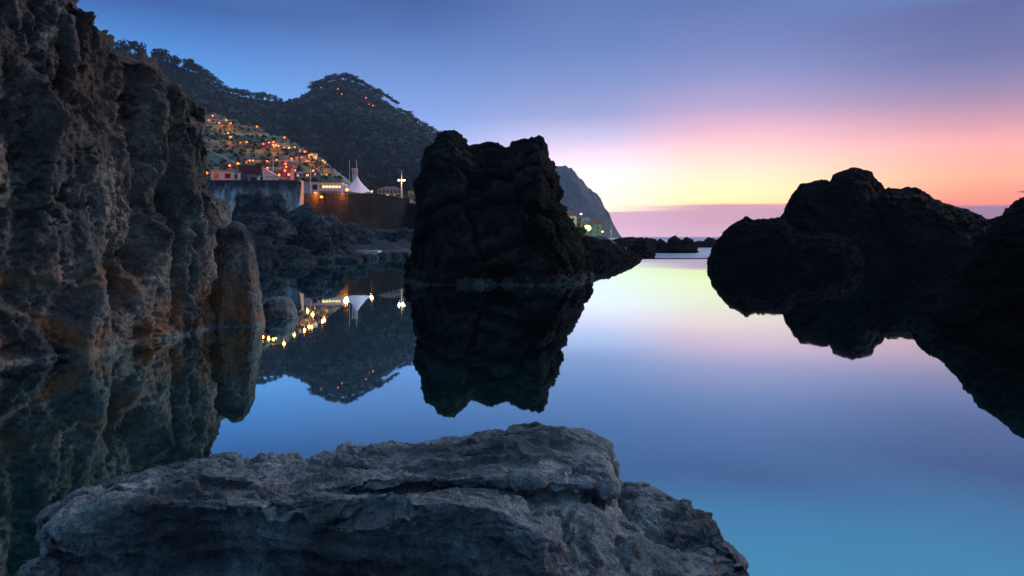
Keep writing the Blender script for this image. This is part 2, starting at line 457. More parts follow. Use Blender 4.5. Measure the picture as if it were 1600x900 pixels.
def ball_mesh(name, r, n=10, m=6, sz=1.0):
    v, f = [(0, 0, -r*sz)], []
    for i in range(1, m):
        th = math.pi*i/m
        for k in range(n):
            v.append((r*math.sin(th)*math.cos(2*math.pi*k/n), r*math.sin(th)*math.sin(2*math.pi*k/n), -r*sz*math.cos(th)))
    v.append((0, 0, r*sz))
    for k in range(n): f.append((0, 1+(k+1) % n, 1+k))
    for i in range(m-2):
        for k in range(n):
            f.append((1+i*n+k, 1+i*n+(k+1) % n, 1+(i+1)*n+(k+1) % n, 1+(i+1)*n+k))
    t = len(v)-1
    for k in range(n): f.append((t, 1+(m-2)*n+k, 1+(m-2)*n+(k+1) % n))
    return pydata(name, v, f)

# pool rim towards the sea
o = boxes('pool_rim_wall', [(9.2, 26, 62.02, 62.7, -1.6, .035)], M['darkwall'])
tag(o, 'low straight concrete rim between the still pool and the open sea', 'wall')

# ------------------------------------------------------------------ left cliff
def build_cliff():
    st = np.array([  # X, Y at the water, top height, lean back
        (-10.2, 0.5, 9.5, 1.2), (-9.2, 4.0, 9.0, 1.2), (-8.45, 7.5, 8.2, 1.1), (-7.8, 10.4, 7.2, .95), (-6.95, 12.2, 6.15, .72), (-6.70, 13.2, 5.35, .5),
        (-6.57, 14.0, 4.85, .28), (-6.52, 14.55, 4.85, .12), (-6.5, 14.85, 4.5, .05), (-6.62, 15.2, 3.3, .12), (-6.8, 15.6, 2.9, .05), (-6.85, 16.3, 2.6, .1), (-6.95, 16.9, 2.4, .15),
        (-7.3, 17.7, 2.5, .2), (-8.2, 18.4, 3.2, .3), (-12, 19.3, 4.4, .4)])
    d = np.r_[0, np.cumsum(np.linalg.norm(np.diff(st[:, :2], axis=0), axis=1))]
    # dense where the picture looks, coarse elsewhere
    nu, nv = 660, 420
    den = np.interp(np.linspace(0, d[-1], 800), [0, 6, 9, 12, 19, 20.5, d[-1]], [.12, .3, 1, 1.1, 1.4, .6, .15])
    cdf = np.cumsum(den); cdf = (cdf-cdf[0])/(cdf[-1]-cdf[0])
    t = np.interp(np.linspace(0, 1, nu), cdf, np.linspace(0, d[-1], 800))
    S = np.stack([np.interp(t, d, st[:, k]) for k in range(4)], 1)
    # smooth plan only
    k = np.ones(9)/9
    for c in (0, 1):
        pad = np.r_[np.full(4, S[0, c]), S[:, c], np.full(4, S[-1, c])]; S[:, c] = np.convolve(pad, k, 'valid')
    tg = np.gradient(S[:, :2], axis=0); tg /= np.linalg.norm(tg, axis=1)[:, None]
    inn = np.stack([-tg[:, 1], tg[:, 0]], 1)           # into the rock
    w = np.linspace(0, 1, nv)
    P = np.zeros((nu, nv, 3))
    wall = np.clip(w/.84, 0, 1); cap = np.clip((w-.84)/.16, 0, 1)
    zb = -.7
    P[..., 2] = zb+(S[:, 2:3]-zb)*wall[None]**.97+cap[None]*.35*np.clip(S[:, 2:3]-2.0, .15, 3)
    off = S[:, 3:4]*(wall[None]**1.6)+(cap[None]**1.2)*3.2
    P[..., 0] = S[:, 0:1]+inn[:, 0:1]*off; P[..., 1] = S[:, 1:2]+inn[:, 1:2]*off
    Nn = grid_normals(P)
    if Nn[nu//2, nv//3, 0] < 0: Nn = -Nn
    Q = P.reshape(-1, 3)
    V = Q*np.array([1, 1, .34])                        # flutes run down the face
    W = np.stack([perlin(Q*.8, 31), perlin(Q*.8+7, 32), perlin(Q*.8+15, 33)], 1)
    f1, f2 = worley(V*.85+.5*W, 41)
    g1, g2 = worley(V*2.4+.4*W, 43)
    c1, _ = worley(V*1.0+.6*W+5, 47)
    dd = .42*fbm(V*.55, 3, 11)+.26*fbm(V*1.3+.4*W, 4, 12, .5)+.12*ridged(V*2.0+.4*W, 4, 14, .5)+.24*(.5-f1)+.12*(.5-g1)
    dd -= .30*np.exp(-(c1/.26)**2)                     # hollows
    dd -= .22*sstep(fbm(V*1.2+.5*W+3, 4, 16, .5), .14, .30)    # caves
    calm = sstep(fbm(Q*.7+11, 3, 19), -.15, .25)       # some of the face is worn smooth, some broken
    dd -= .17*calm*sstep(fbm(Q*2.6+.5*W+8, 4, 17, .6), .14, .26)
    dd += (.45+.55*calm)*(.17*cells(V*2.0+.35*fbm(Q*3, 3, 18)[:, None], 51)+.10*cells(V*4.6+.3*W, 52)+.045*cells(Q*11+.3*W, 53))
    q1, _ = worley(V*3.4+.4*W, 55); dd += .20*calm*(q1-.45)
    q2, _ = worley(Q*7.5+.3*W, 56); dd += .085*(q2-.45)
    p1, _ = worley(Q*9, 54); dd -= .05*np.exp(-(p1/.25)**2)
    dd += (.35+.65*calm)*.075*fbm(V*5.5, 6, 15, .64)
    # single forms of this face: knob, hollows, caves, columns and the grooves between them
    for yc, zc, ry, rz, am in ((11.5,4.1,.28,.5,.38),(11.0,4.0,.3,.55,-.3),(12.45,1.35,.22,.5,-.48),(12.92,1.7,.17,.35,-.42),(13.35,2.4,.17,1.7,.24),(13.72,2.4,.10,1.8,-.28),(14.1,2.2,.19,2.2,.22),(14.45,3.4,.09,1.3,-.18),(11.9,.8,.3,.6,.2),(10.9,1.0,.25,.8,-.25),(12.1,3.0,.25,.7,.22)):
        dd += am*np.exp(-((Q[:, 1]+.12*W[:, 0]-yc)/ry)**2-((Q[:, 2]+.2*W[:, 1]-zc)/rz)**2)
    # a deep cleft between the high wall and the lower pillar
    cl = np.exp(-((Q[:, 1]-15.28-.05*np.sin(Q[:, 2]*3))/.17)**2)*np.clip(1-(Q[:, 2]-2.4)/.5, 0, 1)*np.clip((Q[:, 2]-.1)/.7, 0, 1)
    dd -= .32*cl
    z = Q[:, 2]; dd *= np.where(z < .25, .45+.55*np.clip((z+.1)/.35, 0, 1), 1)
    P = P+Nn*dd.reshape(nu, nv)[..., None]
    return grid_mesh('sea_cliff', P)
o = link_mesh('sea_cliff', build_cliff(), M['cliff'], smooth=True)
tag(o, 'tall pitted grey-brown sea cliff with rusty stains rising from the pool', 'cliff')

# ------------------------------------------------------------------ foreground rock
def build_fore():
    # per picture column: rows and distances of crest, mid top, lip, under-lip, break edge, face, foot
    K = np.array([
     # px   crest        mid          lip          under        break        face         foot
     (48, 905, 3.3, 910, 3.2, 915, 3.12, 918, 3.1, 925, 3.05, 960, 3.19, 1100, 3.31),
     (66, 845, 3.45, 852, 3.35, 860, 3.25, 864, 3.23, 875, 3.1, 940, 3.24, 1150, 3.36),
     (78, 803, 3.55, 810, 3.42, 818, 3.32, 822, 3.3, 832, 3.14, 910, 3.28, 1150, 3.4),
     (130, 772, 3.75, 782, 3.58, 792, 3.4, 795, 3.38, 806, 3.16, 890, 3.3, 1150, 3.42),
     (200, 748, 3.85, 762, 3.62, 772, 3.42, 775, 3.4, 786, 3.15, 880, 3.29, 1150, 3.41),
     (300, 724, 3.95, 744, 3.66, 764, 3.38, 767, 3.36, 786, 3.12, 880, 3.26, 1150, 3.38),
     (390, 721, 4, 742, 3.7, 764, 3.4, 767, 3.38, 790, 3.1, 880, 3.24, 1150, 3.36),
     (480, 714, 4.05, 738, 3.72, 764, 3.4, 768, 3.38, 794, 3.08, 880, 3.22, 1150, 3.34),
     (560, 702, 4.12, 730, 3.76, 758, 3.42, 766, 3.44, 796, 3.06, 880, 3.2, 1150, 3.32),
     (640, 692, 4.2, 722, 3.8, 750, 3.44, 764, 3.47, 790, 3.06, 875, 3.2, 1150, 3.32),
     (700, 677, 4.25, 712, 3.82, 748, 3.44, 764, 3.49, 784, 3.1, 872, 3.24, 1150, 3.36),
     (780, 667, 4.25, 706, 3.82, 748, 3.46, 764, 3.5, 798, 3.1, 872, 3.14667, 1150, 3.18667),
     (850, 673, 4.22, 710, 3.82, 752, 3.48, 770, 3.52, 838, 3.06, 886, 2.92, 1150, 2.66),
     (900, 687, 4.18, 718, 3.82, 756, 3.52, 774, 3.55, 880, 3, 910, 2.9, 1150, 2.66),
     (938, 699, 4.12, 728, 3.84, 760, 3.56, 776, 3.6, 900, 2.98, 930, 2.88, 1150, 2.66),
     (958, 726, 4.02, 745, 3.86, 766, 3.62, 780, 3.62, 910, 2.98, 940, 2.88, 1150, 2.66),
     (972, 766, 3.9, 774, 3.82, 784, 3.7, 794, 3.64, 915, 2.98, 945, 2.88, 1150, 2.66),
     (1020, 778, 3.82, 792, 3.72, 810, 3.6, 824, 3.52, 922, 2.98, 950, 2.88, 1150, 2.66),
     (1070, 792, 3.72, 808, 3.62, 828, 3.5, 844, 3.42, 932, 2.98, 960, 2.88, 1150, 2.66),
     (1115, 818, 3.6, 836, 3.5, 856, 3.4, 872, 3.32, 945, 2.98, 972, 2.88, 1150, 2.66),
     (1155, 855, 3.46, 872, 3.38, 892, 3.3, 908, 3.22, 960, 2.98, 985, 2.88, 1150, 2.66),
     (1182, 903, 3.32, 918, 3.26, 934, 3.2, 946, 3.12, 980, 2.98, 1005, 2.88, 1150, 2.66),
     (1215, 985, 3.2, 995, 3.15, 1005, 3.1, 1015, 3.05, 1040, 2.95, 1060, 2.88, 1180, 2.66)], float)
    nu, nv = 720, 400
    px = np.linspace(48, 1215, nu)
    ctl = []
    for j in range(7):
        row = np.interp(px, K[:, 0], K[:, 1+2*j]); D = np.interp(px, K[:, 0], K[:, 2+2*j])
        ctl.append(np.stack([(px-800)/F*D, D, CAM_Z+(HORIZON-row)/F*D], 1))
    cr = ctl[0]
    back1 = cr+np.array([0, .22, -.16]); back2 = cr+np.array([0, .5, -.65]); back3 = back2.copy(); back3[:, 2] = -.5; back3[:, 1] += .25
    rows = [back3, back2, back1]+ctl
    foot = ctl[-1].copy(); foot[:, 2] = -.5; rows.append(foot)
    C = np.stack(rows, 1)                              # nu, k, 3
    pos = np.array([0, .07, .13, .2, .36, .50, .56, .72, .86, .95, 1.0])
    w = np.linspace(0, 1, nv); P = np.zeros((nu, nv, 3))
    seg = np.clip(np.searchsorted(pos, w, side='right')-1, 0, len(pos)-2)
    fr = (w-pos[seg])/(pos[seg+1]-pos[seg])
    # rounded: ease inside segments a little
    P = C[:, seg]*(1-fr)[None, :, None]+C[:, seg+1]*fr[None, :, None]
    k = np.ones(7)/7
    pad = np.concatenate([P[:, :1].repeat(3, 1), P, P[:, -1:].repeat(3, 1)], 1)
    P = sum(pad[:, i:i+nv] for i in range(7))/7
    Nn = grid_normals(P)
    if Nn[nu//2, int(nv*.3), 2] < 0: Nn = -Nn
    Q = P.reshape(-1, 3)
    W = np.stack([perlin(Q*1.7, 61), perlin(Q*1.7+7, 62), perlin(Q*1.7+15, 63)], 1)
    # bedding: tilted plates, slightly stepped
    ax = Q@np.array([.10, .30, .95])+.10*W[:, 0]
    bed = ax*9.0; bf = bed-np.floor(bed)
    step = np.clip(bf*1.25, 0, 1)-.5
    L = Q*np.array([1.0, 1.5, 3.2])                    # relief drawn out along the bedding
    f1, f2 = worley(L*2.3+.5*W, 65)
    g1, g2 = worley(L*6.0+.5*W, 66)
    p1, _ = worley(Q*15.0, 68)
    calm = sstep(fbm(Q*1.1+4, 3, 79), -.2, .2)
    dd = .085*fbm(L*.8, 3, 71)+.036*fbm(L*2.4+.5*W, 5, 72, .52)+.022*ridged(L*2.6+.5*W, 4, 73, .5)+.024*step
    dd += .065*cells(L*1.7+.5*W, 65)+(.5+.5*calm)*(.034*cells(L*4.2+.5*W, 66)+.014*cells(L*10+.4*W, 67))+.022*(g1-.45)+.010*calm*(worley(Q*11, 69)[0]-.45)
    dd -= .050*sstep(fbm(L*1.9+.5*W+4, 4, 74, .55), .13, .22)    # broken-out hollows along the bedding
    dd += (.3+.7*calm)*.015*fbm(Q*12, 5, 75, .62)-.014*np.exp(-(p1/.24)**2)*(perlin(Q*1.3, 77) > -.1)
    P = P+Nn*dd.reshape(nu, nv)[..., None]
    return grid_mesh('foreground_boulder', P)
o = link_mesh('foreground_boulder', build_fore(), M['fore'], smooth=True)
tag(o, 'long blue-grey layered rock slab lying in the foreground at the pool edge', 'rock')

# smooth upright pillar at the end of the cliff, and the boulder in the water beside it
def pillar_relief(Q, f, seed):
    V = Q*np.array([1, 1, .3])
    return .5*fbm(V*1.6, 3, seed)+.30*fbm(V*4, 4, seed+1, .5)-.45*np.exp(-(worley(V*1.9, seed+2)[0]/.22)**2)+.12*fbm(Q*9, 4, seed+3, .6)-.3*np.exp(-(worley(Q*4.5, seed+4)[0]/.16)**2)
o = ridge_rock('rock_pillar', [(296,545),(298,480),(306,440),(320,420),(330,400),(338,378),(348,358),(364,348),(380,350),(390,362),(397,385),(402,425),(408,470),(413,500),(414,545)], 16.0, 1.0, 1.8, 501, 300, 200, .20, 1, M['cliff'], p=2.4, taper=.2, relief=pillar_relief, bottom=-.6)
tag(o, 'smooth upright grey rock pillar at the seaward foot of the cliff', 'rock')
def blob(name, c, size, seed, mat, n=90, amp=.18, freq=1.2):
    u = np.linspace(0, 2*math.pi, n*2+1); v = np.linspace(.02, math.pi-.02, n)
    U, Vv = np.meshgrid(u, v, indexing='ij')
    D = np.stack([np.sin(Vv)*np.cos(U), np.sin(Vv)*np.sin(U), np.cos(Vv)], -1)
    Q = D.reshape(-1, 3)
    rr = 1+.22*fbm(Q*1.1+seed*3.3, 3, seed)+amp*lava(Q+seed*1.7, freq, seed)
    P = (D*rr.reshape(U.shape)[..., None])*np.array(size)+np.array(c)
    return link_mesh(name, grid_mesh(name, P), mat, smooth=True)
p = at(436, 492, 17.0)
o = blob('boulder', (p.x, 17.0, .10), (.44, .42, .42), 3, M['wetrock'], 80, .12)
tag(o, 'small round dark wet boulder in the water beside the cliff foot', 'rock')

# ------------------------------------------------------------------ the stack and the black rocks
def stack_relief(Q, f, seed):
    V = Q*np.array([1, 1, .35])
    f1, f2 = worley(V*.42+.3*np.stack([perlin(Q*.3, 5), perlin(Q*.3+9, 6), perlin(Q*.3+5, 7)], 1), seed+31)
    return lava(Q, f, seed)*.9+1.3*fbm(V*.28, 3, seed+30)-1.0*np.exp(-((f2-f1)/.09)**2)+.7*(.5-f1)
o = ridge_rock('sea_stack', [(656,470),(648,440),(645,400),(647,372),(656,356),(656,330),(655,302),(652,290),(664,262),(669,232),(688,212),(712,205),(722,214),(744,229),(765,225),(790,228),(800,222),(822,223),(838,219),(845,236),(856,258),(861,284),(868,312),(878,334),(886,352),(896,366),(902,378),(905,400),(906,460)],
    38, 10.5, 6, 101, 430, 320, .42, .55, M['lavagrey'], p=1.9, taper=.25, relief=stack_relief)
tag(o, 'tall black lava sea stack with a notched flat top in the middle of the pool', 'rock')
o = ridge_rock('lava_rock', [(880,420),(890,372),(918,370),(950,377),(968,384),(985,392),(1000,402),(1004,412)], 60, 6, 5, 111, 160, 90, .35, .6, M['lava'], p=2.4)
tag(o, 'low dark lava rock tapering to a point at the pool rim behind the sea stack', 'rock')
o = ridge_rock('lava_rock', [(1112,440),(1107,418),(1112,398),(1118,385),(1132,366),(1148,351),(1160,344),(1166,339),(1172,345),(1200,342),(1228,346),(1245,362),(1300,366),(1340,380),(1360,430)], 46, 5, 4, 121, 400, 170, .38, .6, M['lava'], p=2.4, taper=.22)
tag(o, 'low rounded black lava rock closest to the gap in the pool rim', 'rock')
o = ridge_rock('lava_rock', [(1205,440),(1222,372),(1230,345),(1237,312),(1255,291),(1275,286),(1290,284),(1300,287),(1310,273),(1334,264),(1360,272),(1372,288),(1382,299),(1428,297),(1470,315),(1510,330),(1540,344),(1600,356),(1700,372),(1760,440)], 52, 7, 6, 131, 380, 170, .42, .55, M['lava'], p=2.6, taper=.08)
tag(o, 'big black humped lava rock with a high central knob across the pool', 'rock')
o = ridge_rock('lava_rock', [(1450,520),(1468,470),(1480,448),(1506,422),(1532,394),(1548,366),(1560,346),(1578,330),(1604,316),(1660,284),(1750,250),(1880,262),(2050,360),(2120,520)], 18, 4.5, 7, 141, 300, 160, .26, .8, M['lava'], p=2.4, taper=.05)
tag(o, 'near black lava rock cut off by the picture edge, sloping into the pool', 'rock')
o = boxes('walkway_kerb', [(21.2, 25.6, 49.2, 49.5, 2.05, 2.2)], M['pale'])
tag(o, 'thin pale walkway edge low between the two black rocks', 'walkway')

# sea rocks beyond the rim
for i, (pr, D, fr, lab) in enumerate([
    ([(978,396),(983,389),(990,385),(997,376),(1003,378),(1008,376),(1014,382),(1019,389),(1024,399)], 105, 6, 'small dark rock standing nearest in the misty surf beyond the rim'),
    ([(1020,392),(1024,382),(1031,374),(1037,378),(1042,381),(1046,373),(1056,369),(1062,374),(1067,377),(1073,371),(1082,375),(1086,383),(1090,394)], 140, 8, 'widest jagged dark reef in the misty surf beyond the rim'),
    ([(940,386),(950,376),(962,374),(978,371),(995,373),(1012,372),(1024,374),(1034,384)], 210, 9, 'long low dark reef at the foot of the far headland'),
    ([(1080,386),(1088,378),(1099,377),(1107,372),(1115,374),(1124,378),(1134,388)], 210, 9, 'low dark reef partly behind the rounded black rock')]):
    o = ridge_rock('sea_rock', pr, D, fr, fr, 150+i*7, 150, 80, .8, .5, M['lava'], p=2.2, bottom=-2.0)
    tag(o, lab, 'rock', 'rocks in the surf')

# ------------------------------------------------------------------ middle distance: shore and lava outcrops
def shore():
    nu, nv = 150, 130
    x = np.linspace(-130, 0, nu); y = np.linspace(24, 216, nv)
    X, Y = np.meshgrid(x, y, indexing='ij')
    # the waterline runs obliquely away from the cliff
    wl_ = np.interp(X, [-130, -30, -18, -8, 0], [22, 50, 62, 78, 82])
    t = (Y-wl_)
    Z = np.clip(t*.04, -2.5, 3.0)
    P = np.stack([X, Y, Z], -1); Q = P.reshape(-1, 3)
    P[..., 2] += (1.0*lava(Q, .16, 201)+.7*lava(Q, .42, 205)+.3*fbm(Q*.8, 4, 203)).reshape(nu, nv)*np.clip((t+6)/14, .25, 1)
    return grid_mesh('shore', P)
o = link_mesh('shore', shore(), M['shore'], smooth=True); tag(o, kind='structure')
OUT = [
 ([(366,388),(364,330),(374,301),(382,306),(390,302),(398,307),(406,297),(412,303),(418,309),(428,304),(436,302),(443,314),(447,334),(452,388)], 132, 8, .9, .28, 'dark jagged lava pinnacles directly in front of the streaked sea wall'),
 ([(300,470),(308,330),(318,308),(329,305),(338,308),(346,311),(354,327),(356,345),(360,400),(364,460)], 25, 3.0, .28, .9, 'brown lumpy rock showing just behind the cliff end'),
 ([(352,420),(362,350),(374,338),(395,334),(412,337),(426,334),(446,347),(458,358),(466,369),(473,381),(478,400)], 76, 8, .7, .38, 'broad dark blue-grey lava outcrop below the sea wall'),
 ([(436,386),(446,334),(458,330),(466,325),(480,317),(489,328),(497,334),(505,352),(515,386)], 112, 8, .8, .3, 'pointed lava outcrop at the end of the streaked sea wall'),
 ([(462,405),(470,352),(484,337),(502,333),(514,337),(523,339),(536,354),(541,364),(540,378),(556,395),(562,406)], 70, 7, .65, .42, 'large rounded lava outcrop in the centre of the far shore'),
 ([(518,395),(530,354),(550,346),(562,352),(573,358),(570,368),(584,388),(592,398)], 88, 7, .6, .4, 'sloping lava outcrop behind the pale landing slab'),
 ([(548,395),(560,367),(576,363),(592,361),(604,365),(616,363),(633,358),(650,360),(668,364),(700,395)], 104, 8, 1.1, .4, 'long low lava outcrop below the dark retaining wall'),
 ([(384,424),(390,374),(404,371),(417,371),(424,384),(438,387),(453,386),(466,387),(478,391),(488,402),(493,416)], 54, 5, .5, .6, 'low grey lava ledge at the waterline beyond the cliff'),
 ([(486,418),(496,402),(508,396),(522,394),(534,399),(548,396),(560,402),(570,412)], 58, 4, .42, .7, 'low knobbly lava ledge at the waterline in front of the central outcrop'),
]
for i, (pr, D, fr, am, fq, lab) in enumerate(OUT):
    o = ridge_rock('lava_outcrop', pr, D, fr, fr*.9, 210+i*11, 230, 130, am*.85, fq*1.7, M['shore'] if i != 1 else M['cliff'], p=2.1, taper=.2)
    tag(o, lab, 'rock', 'lava outcrops along the far shore')
rng = random.Random(5)
BL = [(500,407,55,.55),(512,409,54,.45),(526,408,56,.6),(541,409,55,.5),(553,411,54,.42),(566,405,60,.6),(580,404,63,.55),(598,402,66,.6),(617,402,67,.65),(632,401,68,.6),(462,411,52,.5),(446,412,51,.45)]
for i, (px_, py_, D, s) in enumerate(BL):
    q = at(px_, py_, D)
    o = blob('shore_boulder', (q.x, D, .05), (s*1.2, s, s*.75), 31+i, M['shore'], 26, .2)
    tag(o, 'small grey boulder at the far waterline, number %s from the cliff side' % ['first','second','third','fourth','fifth','sixth','seventh','eighth','ninth','tenth','eleventh','twelfth'][sorted(BL).index(BL[i])], 'rock', 'boulders at the far waterline')
q = at(574, 394, 72)
o = boxes('landing_slab', [(q.x-1.25, q.x+1.25, 71.2, 73.5, -.4, .55), (q.x-1.6, q.x+1.6, 70.7, 71.2, -.4, .22)], M['pale'])
tag(o, 'pale concrete landing slab at the far end of the pool', 'slab')

# ------------------------------------------------------------------ hills
def hill(name, ridge, base, mat, nu, nv, seed, amp, fr, terr=0, back=400, bulge=.0, crest=0):
    r = np.array([tuple(at(*p)) for p in ridge]); b = np.array(base, float)
    r = resample(r, nu)
    tb = np.linspace(0, 1, nu); td = np.linspace(0, 1, len(b))
    b = np.stack([np.interp(tb, td, b[:, k]) for k in range(3)], 1)
    bk = r.copy(); bk[:, 1] += back; bk[:, 2] = r[:, 2]*.45
    w = np.linspace(0, 1, nv); P = np.zeros((nu, nv, 3))
    f = np.clip(w/.85, 0, 1)[None, :, None]; g = np.clip((w-.85)/.15, 0, 1)[None, :, None]
    P = b[:, None]*(1-f)+r[:, None]*f
    P[..., 2] += bulge*(np.sin(f[..., 0]*math.pi))*(r[:, 2]-b[:, 2])[:, None]
    P = P*(1-g)+bk[:, None]*g
    Q = P.reshape(-1, 3)*np.array([1, 1, .3])
    env = (np.sin(np.clip(f[..., 0], 0, 1)*math.pi)*.85+.15)*(1-g[..., 0])
    P[..., 2] += amp*(fbm(Q*fr, 6, seed)+.6*ridged(Q*fr*.9, 4, seed+3)).reshape(nu, nv)*env
    if crest: P[..., 2] += crest*(fbm(Q*.03, 5, seed+21, .6)+.5*ridged(Q*.012, 4, seed+22)).reshape(nu, nv)*(1-g[..., 0])*np.clip((P[..., 2])/30, 0, 1)
    if terr:
        st = 5.0+1.2*perlin(Q*.01, seed+9).reshape(nu, nv)
        h = P[..., 2]/st; hf = h-np.floor(h)
        P[..., 2] += terr*st*(np.clip((hf-.72)/.28, 0, 1)-hf)*(1-g[..., 0])
    me = grid_mesh(name, P)
    o = link_mesh(name, me, mat, smooth=not terr); tag(o, kind='structure')
    idx = np.arange(nu*nv).reshape(nu, nv)
    qd = np.stack([idx[:-1, :-1], idx[1:, :-1], idx[1:, 1:], idx[:-1, 1:]], -1).reshape(-1, 4)
    return o, BVHTree.FromPolygons([Vector(p) for p in P.reshape(-1, 3)], qd.tolist())
RIDGE_B = [(-60,-10,700),(60,30,740),(180,76,780),(215,86,790),(250,94,800),(285,106,820),(320,122,850),(345,142,880),(380,148,900),(420,155,930),(440,160,950),(465,152,965),(490,138,980),(512,126,995),(535,123,1000),(560,131,1000),(590,150,1000),(620,169,990),(650,191,980),(690,214,960),(760,262,930),(830,325,900),(890,371,870)]
hillB, bvhB = hill('wooded_hill', RIDGE_B, [(-640,430,18),(-420,420,16),(-250,430,16),(-150,440,14),(-60,450,10),(40,520,2),(72,850,-2)], M['hillforest'], 260, 170, 301, 22, .012, back=500, bulge=-.05)
hillA, bvhA = hill('terraced_hillside', [(20,110,560),(150,130,540),(250,150,510),(318,168,480),(360,183,462),(400,196,442),(450,214,410),(500,245,365),(545,284,315),(590,306,285),(640,318,270)],
    [(-260,222,14.5),(-180,222,14.5),(-120,224,14.5),(-80,226,14.5),(-40,236,14)], M['terrace'], 300, 220, 321, 4.5, .02, terr=.75, back=220, bulge=-.12)
o, _ = hill('headland', [(560,250,2700),(700,258,2650),(800,258,2600),(862,260,2560),(893,262,2540),(903,276,2530),(914,288,2520),(926,298,2510),(938,312,2500),(949,330,2490),(958,348,2480),(966,364,2470),(973,374,2465)],
    [(-700,1900,-2),(-200,1950,-2),(100,2050,-2),(280,2200,-2),(396,2440,-2)], M['headland'], 300, 110, 341, 34, .006, back=700, bulge=.1, crest=15)
def cast(px_, py_, order=None):
    d = (at(px_, py_, 100)-camo.location).normalized()
    best = None
    for nm, b in (('A', bvhA), ('B', bvhB)):
        if order and nm not in order: continue
        h = b.ray_cast(camo.location, d)
        if h[0] is not None and (best is None or h[3] < best[1]): best = (h[0], h[3], nm)
    return best
# promenade platform behind the walls
def prom_ground():
    v, f = [], []; 
    k = 0; ring = [(-170,152.6),(-46.6,152.6),(-59.2,190.5),(-59.2,240),(-170,240)]
    v += [(x, y, 6) for x, y in ring]+[(x, y, 13.6) for x, y in ring]; f += [(5,6,7,8,9)]+[(i, (i+1) % 5, 5+(i+1) % 5, 5+i) for i in range(5)]
    box(v, f, -32.5, -15, 217.4, 290, 4, 12.0)
    k = len(v); v += [(-46.55,153.4,11.0),(-36.9,186.6,13.0),(-32.6,217,13.0),(-32.6,262,13.0),(-62,262,13.0),(-62,190,13.0)]; f.append((k,k+1,k+2,k+3,k+4,k+5))
    return pydata('promenade_ground', v, f)
o = link_mesh('promenade_ground', prom_ground(), M['asphalt']); tag(o, kind='structure')
# promontory carrying the small houses beyond the stack
def promontory():
    nu, nv = 80, 70
    x = np.linspace(-14, 34, nu); y = np.linspace(118, 300, nv); X, Y = np.meshgrid(x, y, indexing='ij')
    e = np.clip((27.5-X)/9, 0, 1)*np.clip((Y-120)/26, 0, 1)*np.clip((300-Y)/30, 0, 1); e = e*e*(3-2*e)
    Z = -2+e*4.4+np.clip((17-X)*.18, 0, 6)*e
    P = np.stack([X, Y, Z], -1); P[..., 2] += (.5*lava(P.reshape(-1, 3), .22, 361)).reshape(nu, nv)*(.3+.7*(1-e))
    return P
PP = promontory()
o = link_mesh('promontory_ground', grid_mesh('promontory_ground', PP), M['shore'], smooth=True); tag(o, kind='structure')

# ------------------------------------------------------------------ walls of the promenade
def sea_wall():
    root = empty('sea_wall', (-58, 150, 0)); tag(root, 'tall streaked concrete sea wall with a curved overhanging crest', 'wall')
    prof = []
    for k in range(15):                                # concave wave-return face, crest lip leaning out
        t = k/14; z = 3.0+t*11.0
        off = 3.6*(1-t)**2.2-1.0*max(0, (t-.62)/.38)**2
        prof.append((-off, z))
    prof += [(-1.0+0.0, 14.4), (2.4, 14.4), (2.4, 3.0)]
    prof[14] = (prof[14][0]+.0, 14.0)
    x = -92.0; k = 0
    rr = random.Random(3)
    while x < -46.6:
        wd = 2.9; x1 = min(x+wd, -46.4)
        dy = rr.uniform(-.05, .05)
        v, f = [], []; n = len(prof)
        # front offset: prof[0] is distance towards the camera
        for xx in (x, x1-.09):
            for (a, z) in prof: v.append((xx+58, a+dy, z))
        for i in range(n):
            j = (i+1) % n; f.append((i, j, n+j, n+i))
        f.append(tuple(range(n))[::-1]); f.append(tuple(range(n, 2*n)))
        link_mesh('wall_panel', pydata('wall_panel', v, f), M['seawall'], root)
        x = x1
    return root
sea_wall()
# dark retaining walls
def oblique_wall():
    A = Vector((-46.5, 152.4, 0)); B = Vector((-36.4, 186, 0)); C = Vector((-32.4, 216, 0))
    root = empty('retaining_wall', A); tag(root, 'dark stained retaining wall below the white pavilion tent', 'wall')
    def strip(name, pts, z0, zs, off, th, mat):
        v, f = [], []
        for p_, z in zip(pts, zs):
            q = p_-A
            v += [(q.x-off, q.y-off, z0 if not isinstance(z0, list) else z-z0[0]), (q.x-off, q.y-off, z), (q.x-off-th, q.y+th*.4, z), (q.x-off-th, q.y+th*.4, z0 if not isinstance(z0, list) else z-z0[0])]
        for i in range(len(pts)-1):
            for j in range(4): f.append((4*i+j, 4*i+(j+1) % 4, 4*i+4+(j+1) % 4, 4*i+4+j))
        f += [(0,3,2,1), tuple(4*(len(pts)-1)+j for j in range(4))]
        link_mesh(name, pydata(name, v, f), mat, root)
    pts = [A+(B-A)*t for t in (0, .33, .66, 1)]+[C]; zs = [11.35, 12.1, 12.8, 13.5, 13.5]
    strip('wall_face', pts, 1.0, zs, 0, .9, M['darkwall'])
    v, f = [], []
    for p_, z in zip(pts, zs):
        q = p_-A; v += [(q.x+.12, q.y-.12, z+.004), (q.x+.12, q.y-.12, z+.24), (q.x-1.0, q.y+.3, z+.24), (q.x-1.0, q.y+.3, z+.004)]
    for i in range(len(pts)-1):
        for j in range(4): f.append((4*i+j, 4*i+(j+1) % 4, 4*i+4+(j+1) % 4, 4*i+4+j))
    f += [(0,3,2,1), tuple(4*(len(pts)-1)+j for j in range(4))]
    link_mesh('coping', pydata('coping', v, f), M['darkwall'], root)
oblique_wall()
root = empty('retaining_wall', (-30, 214, 0)); tag(root, 'lower dark retaining wall carrying the planted bed beside the sea stack', 'wall')
boxes('wall_face', [(-9, 22, 0, 3.2, 1, 12.2)], M['darkwall'], root)
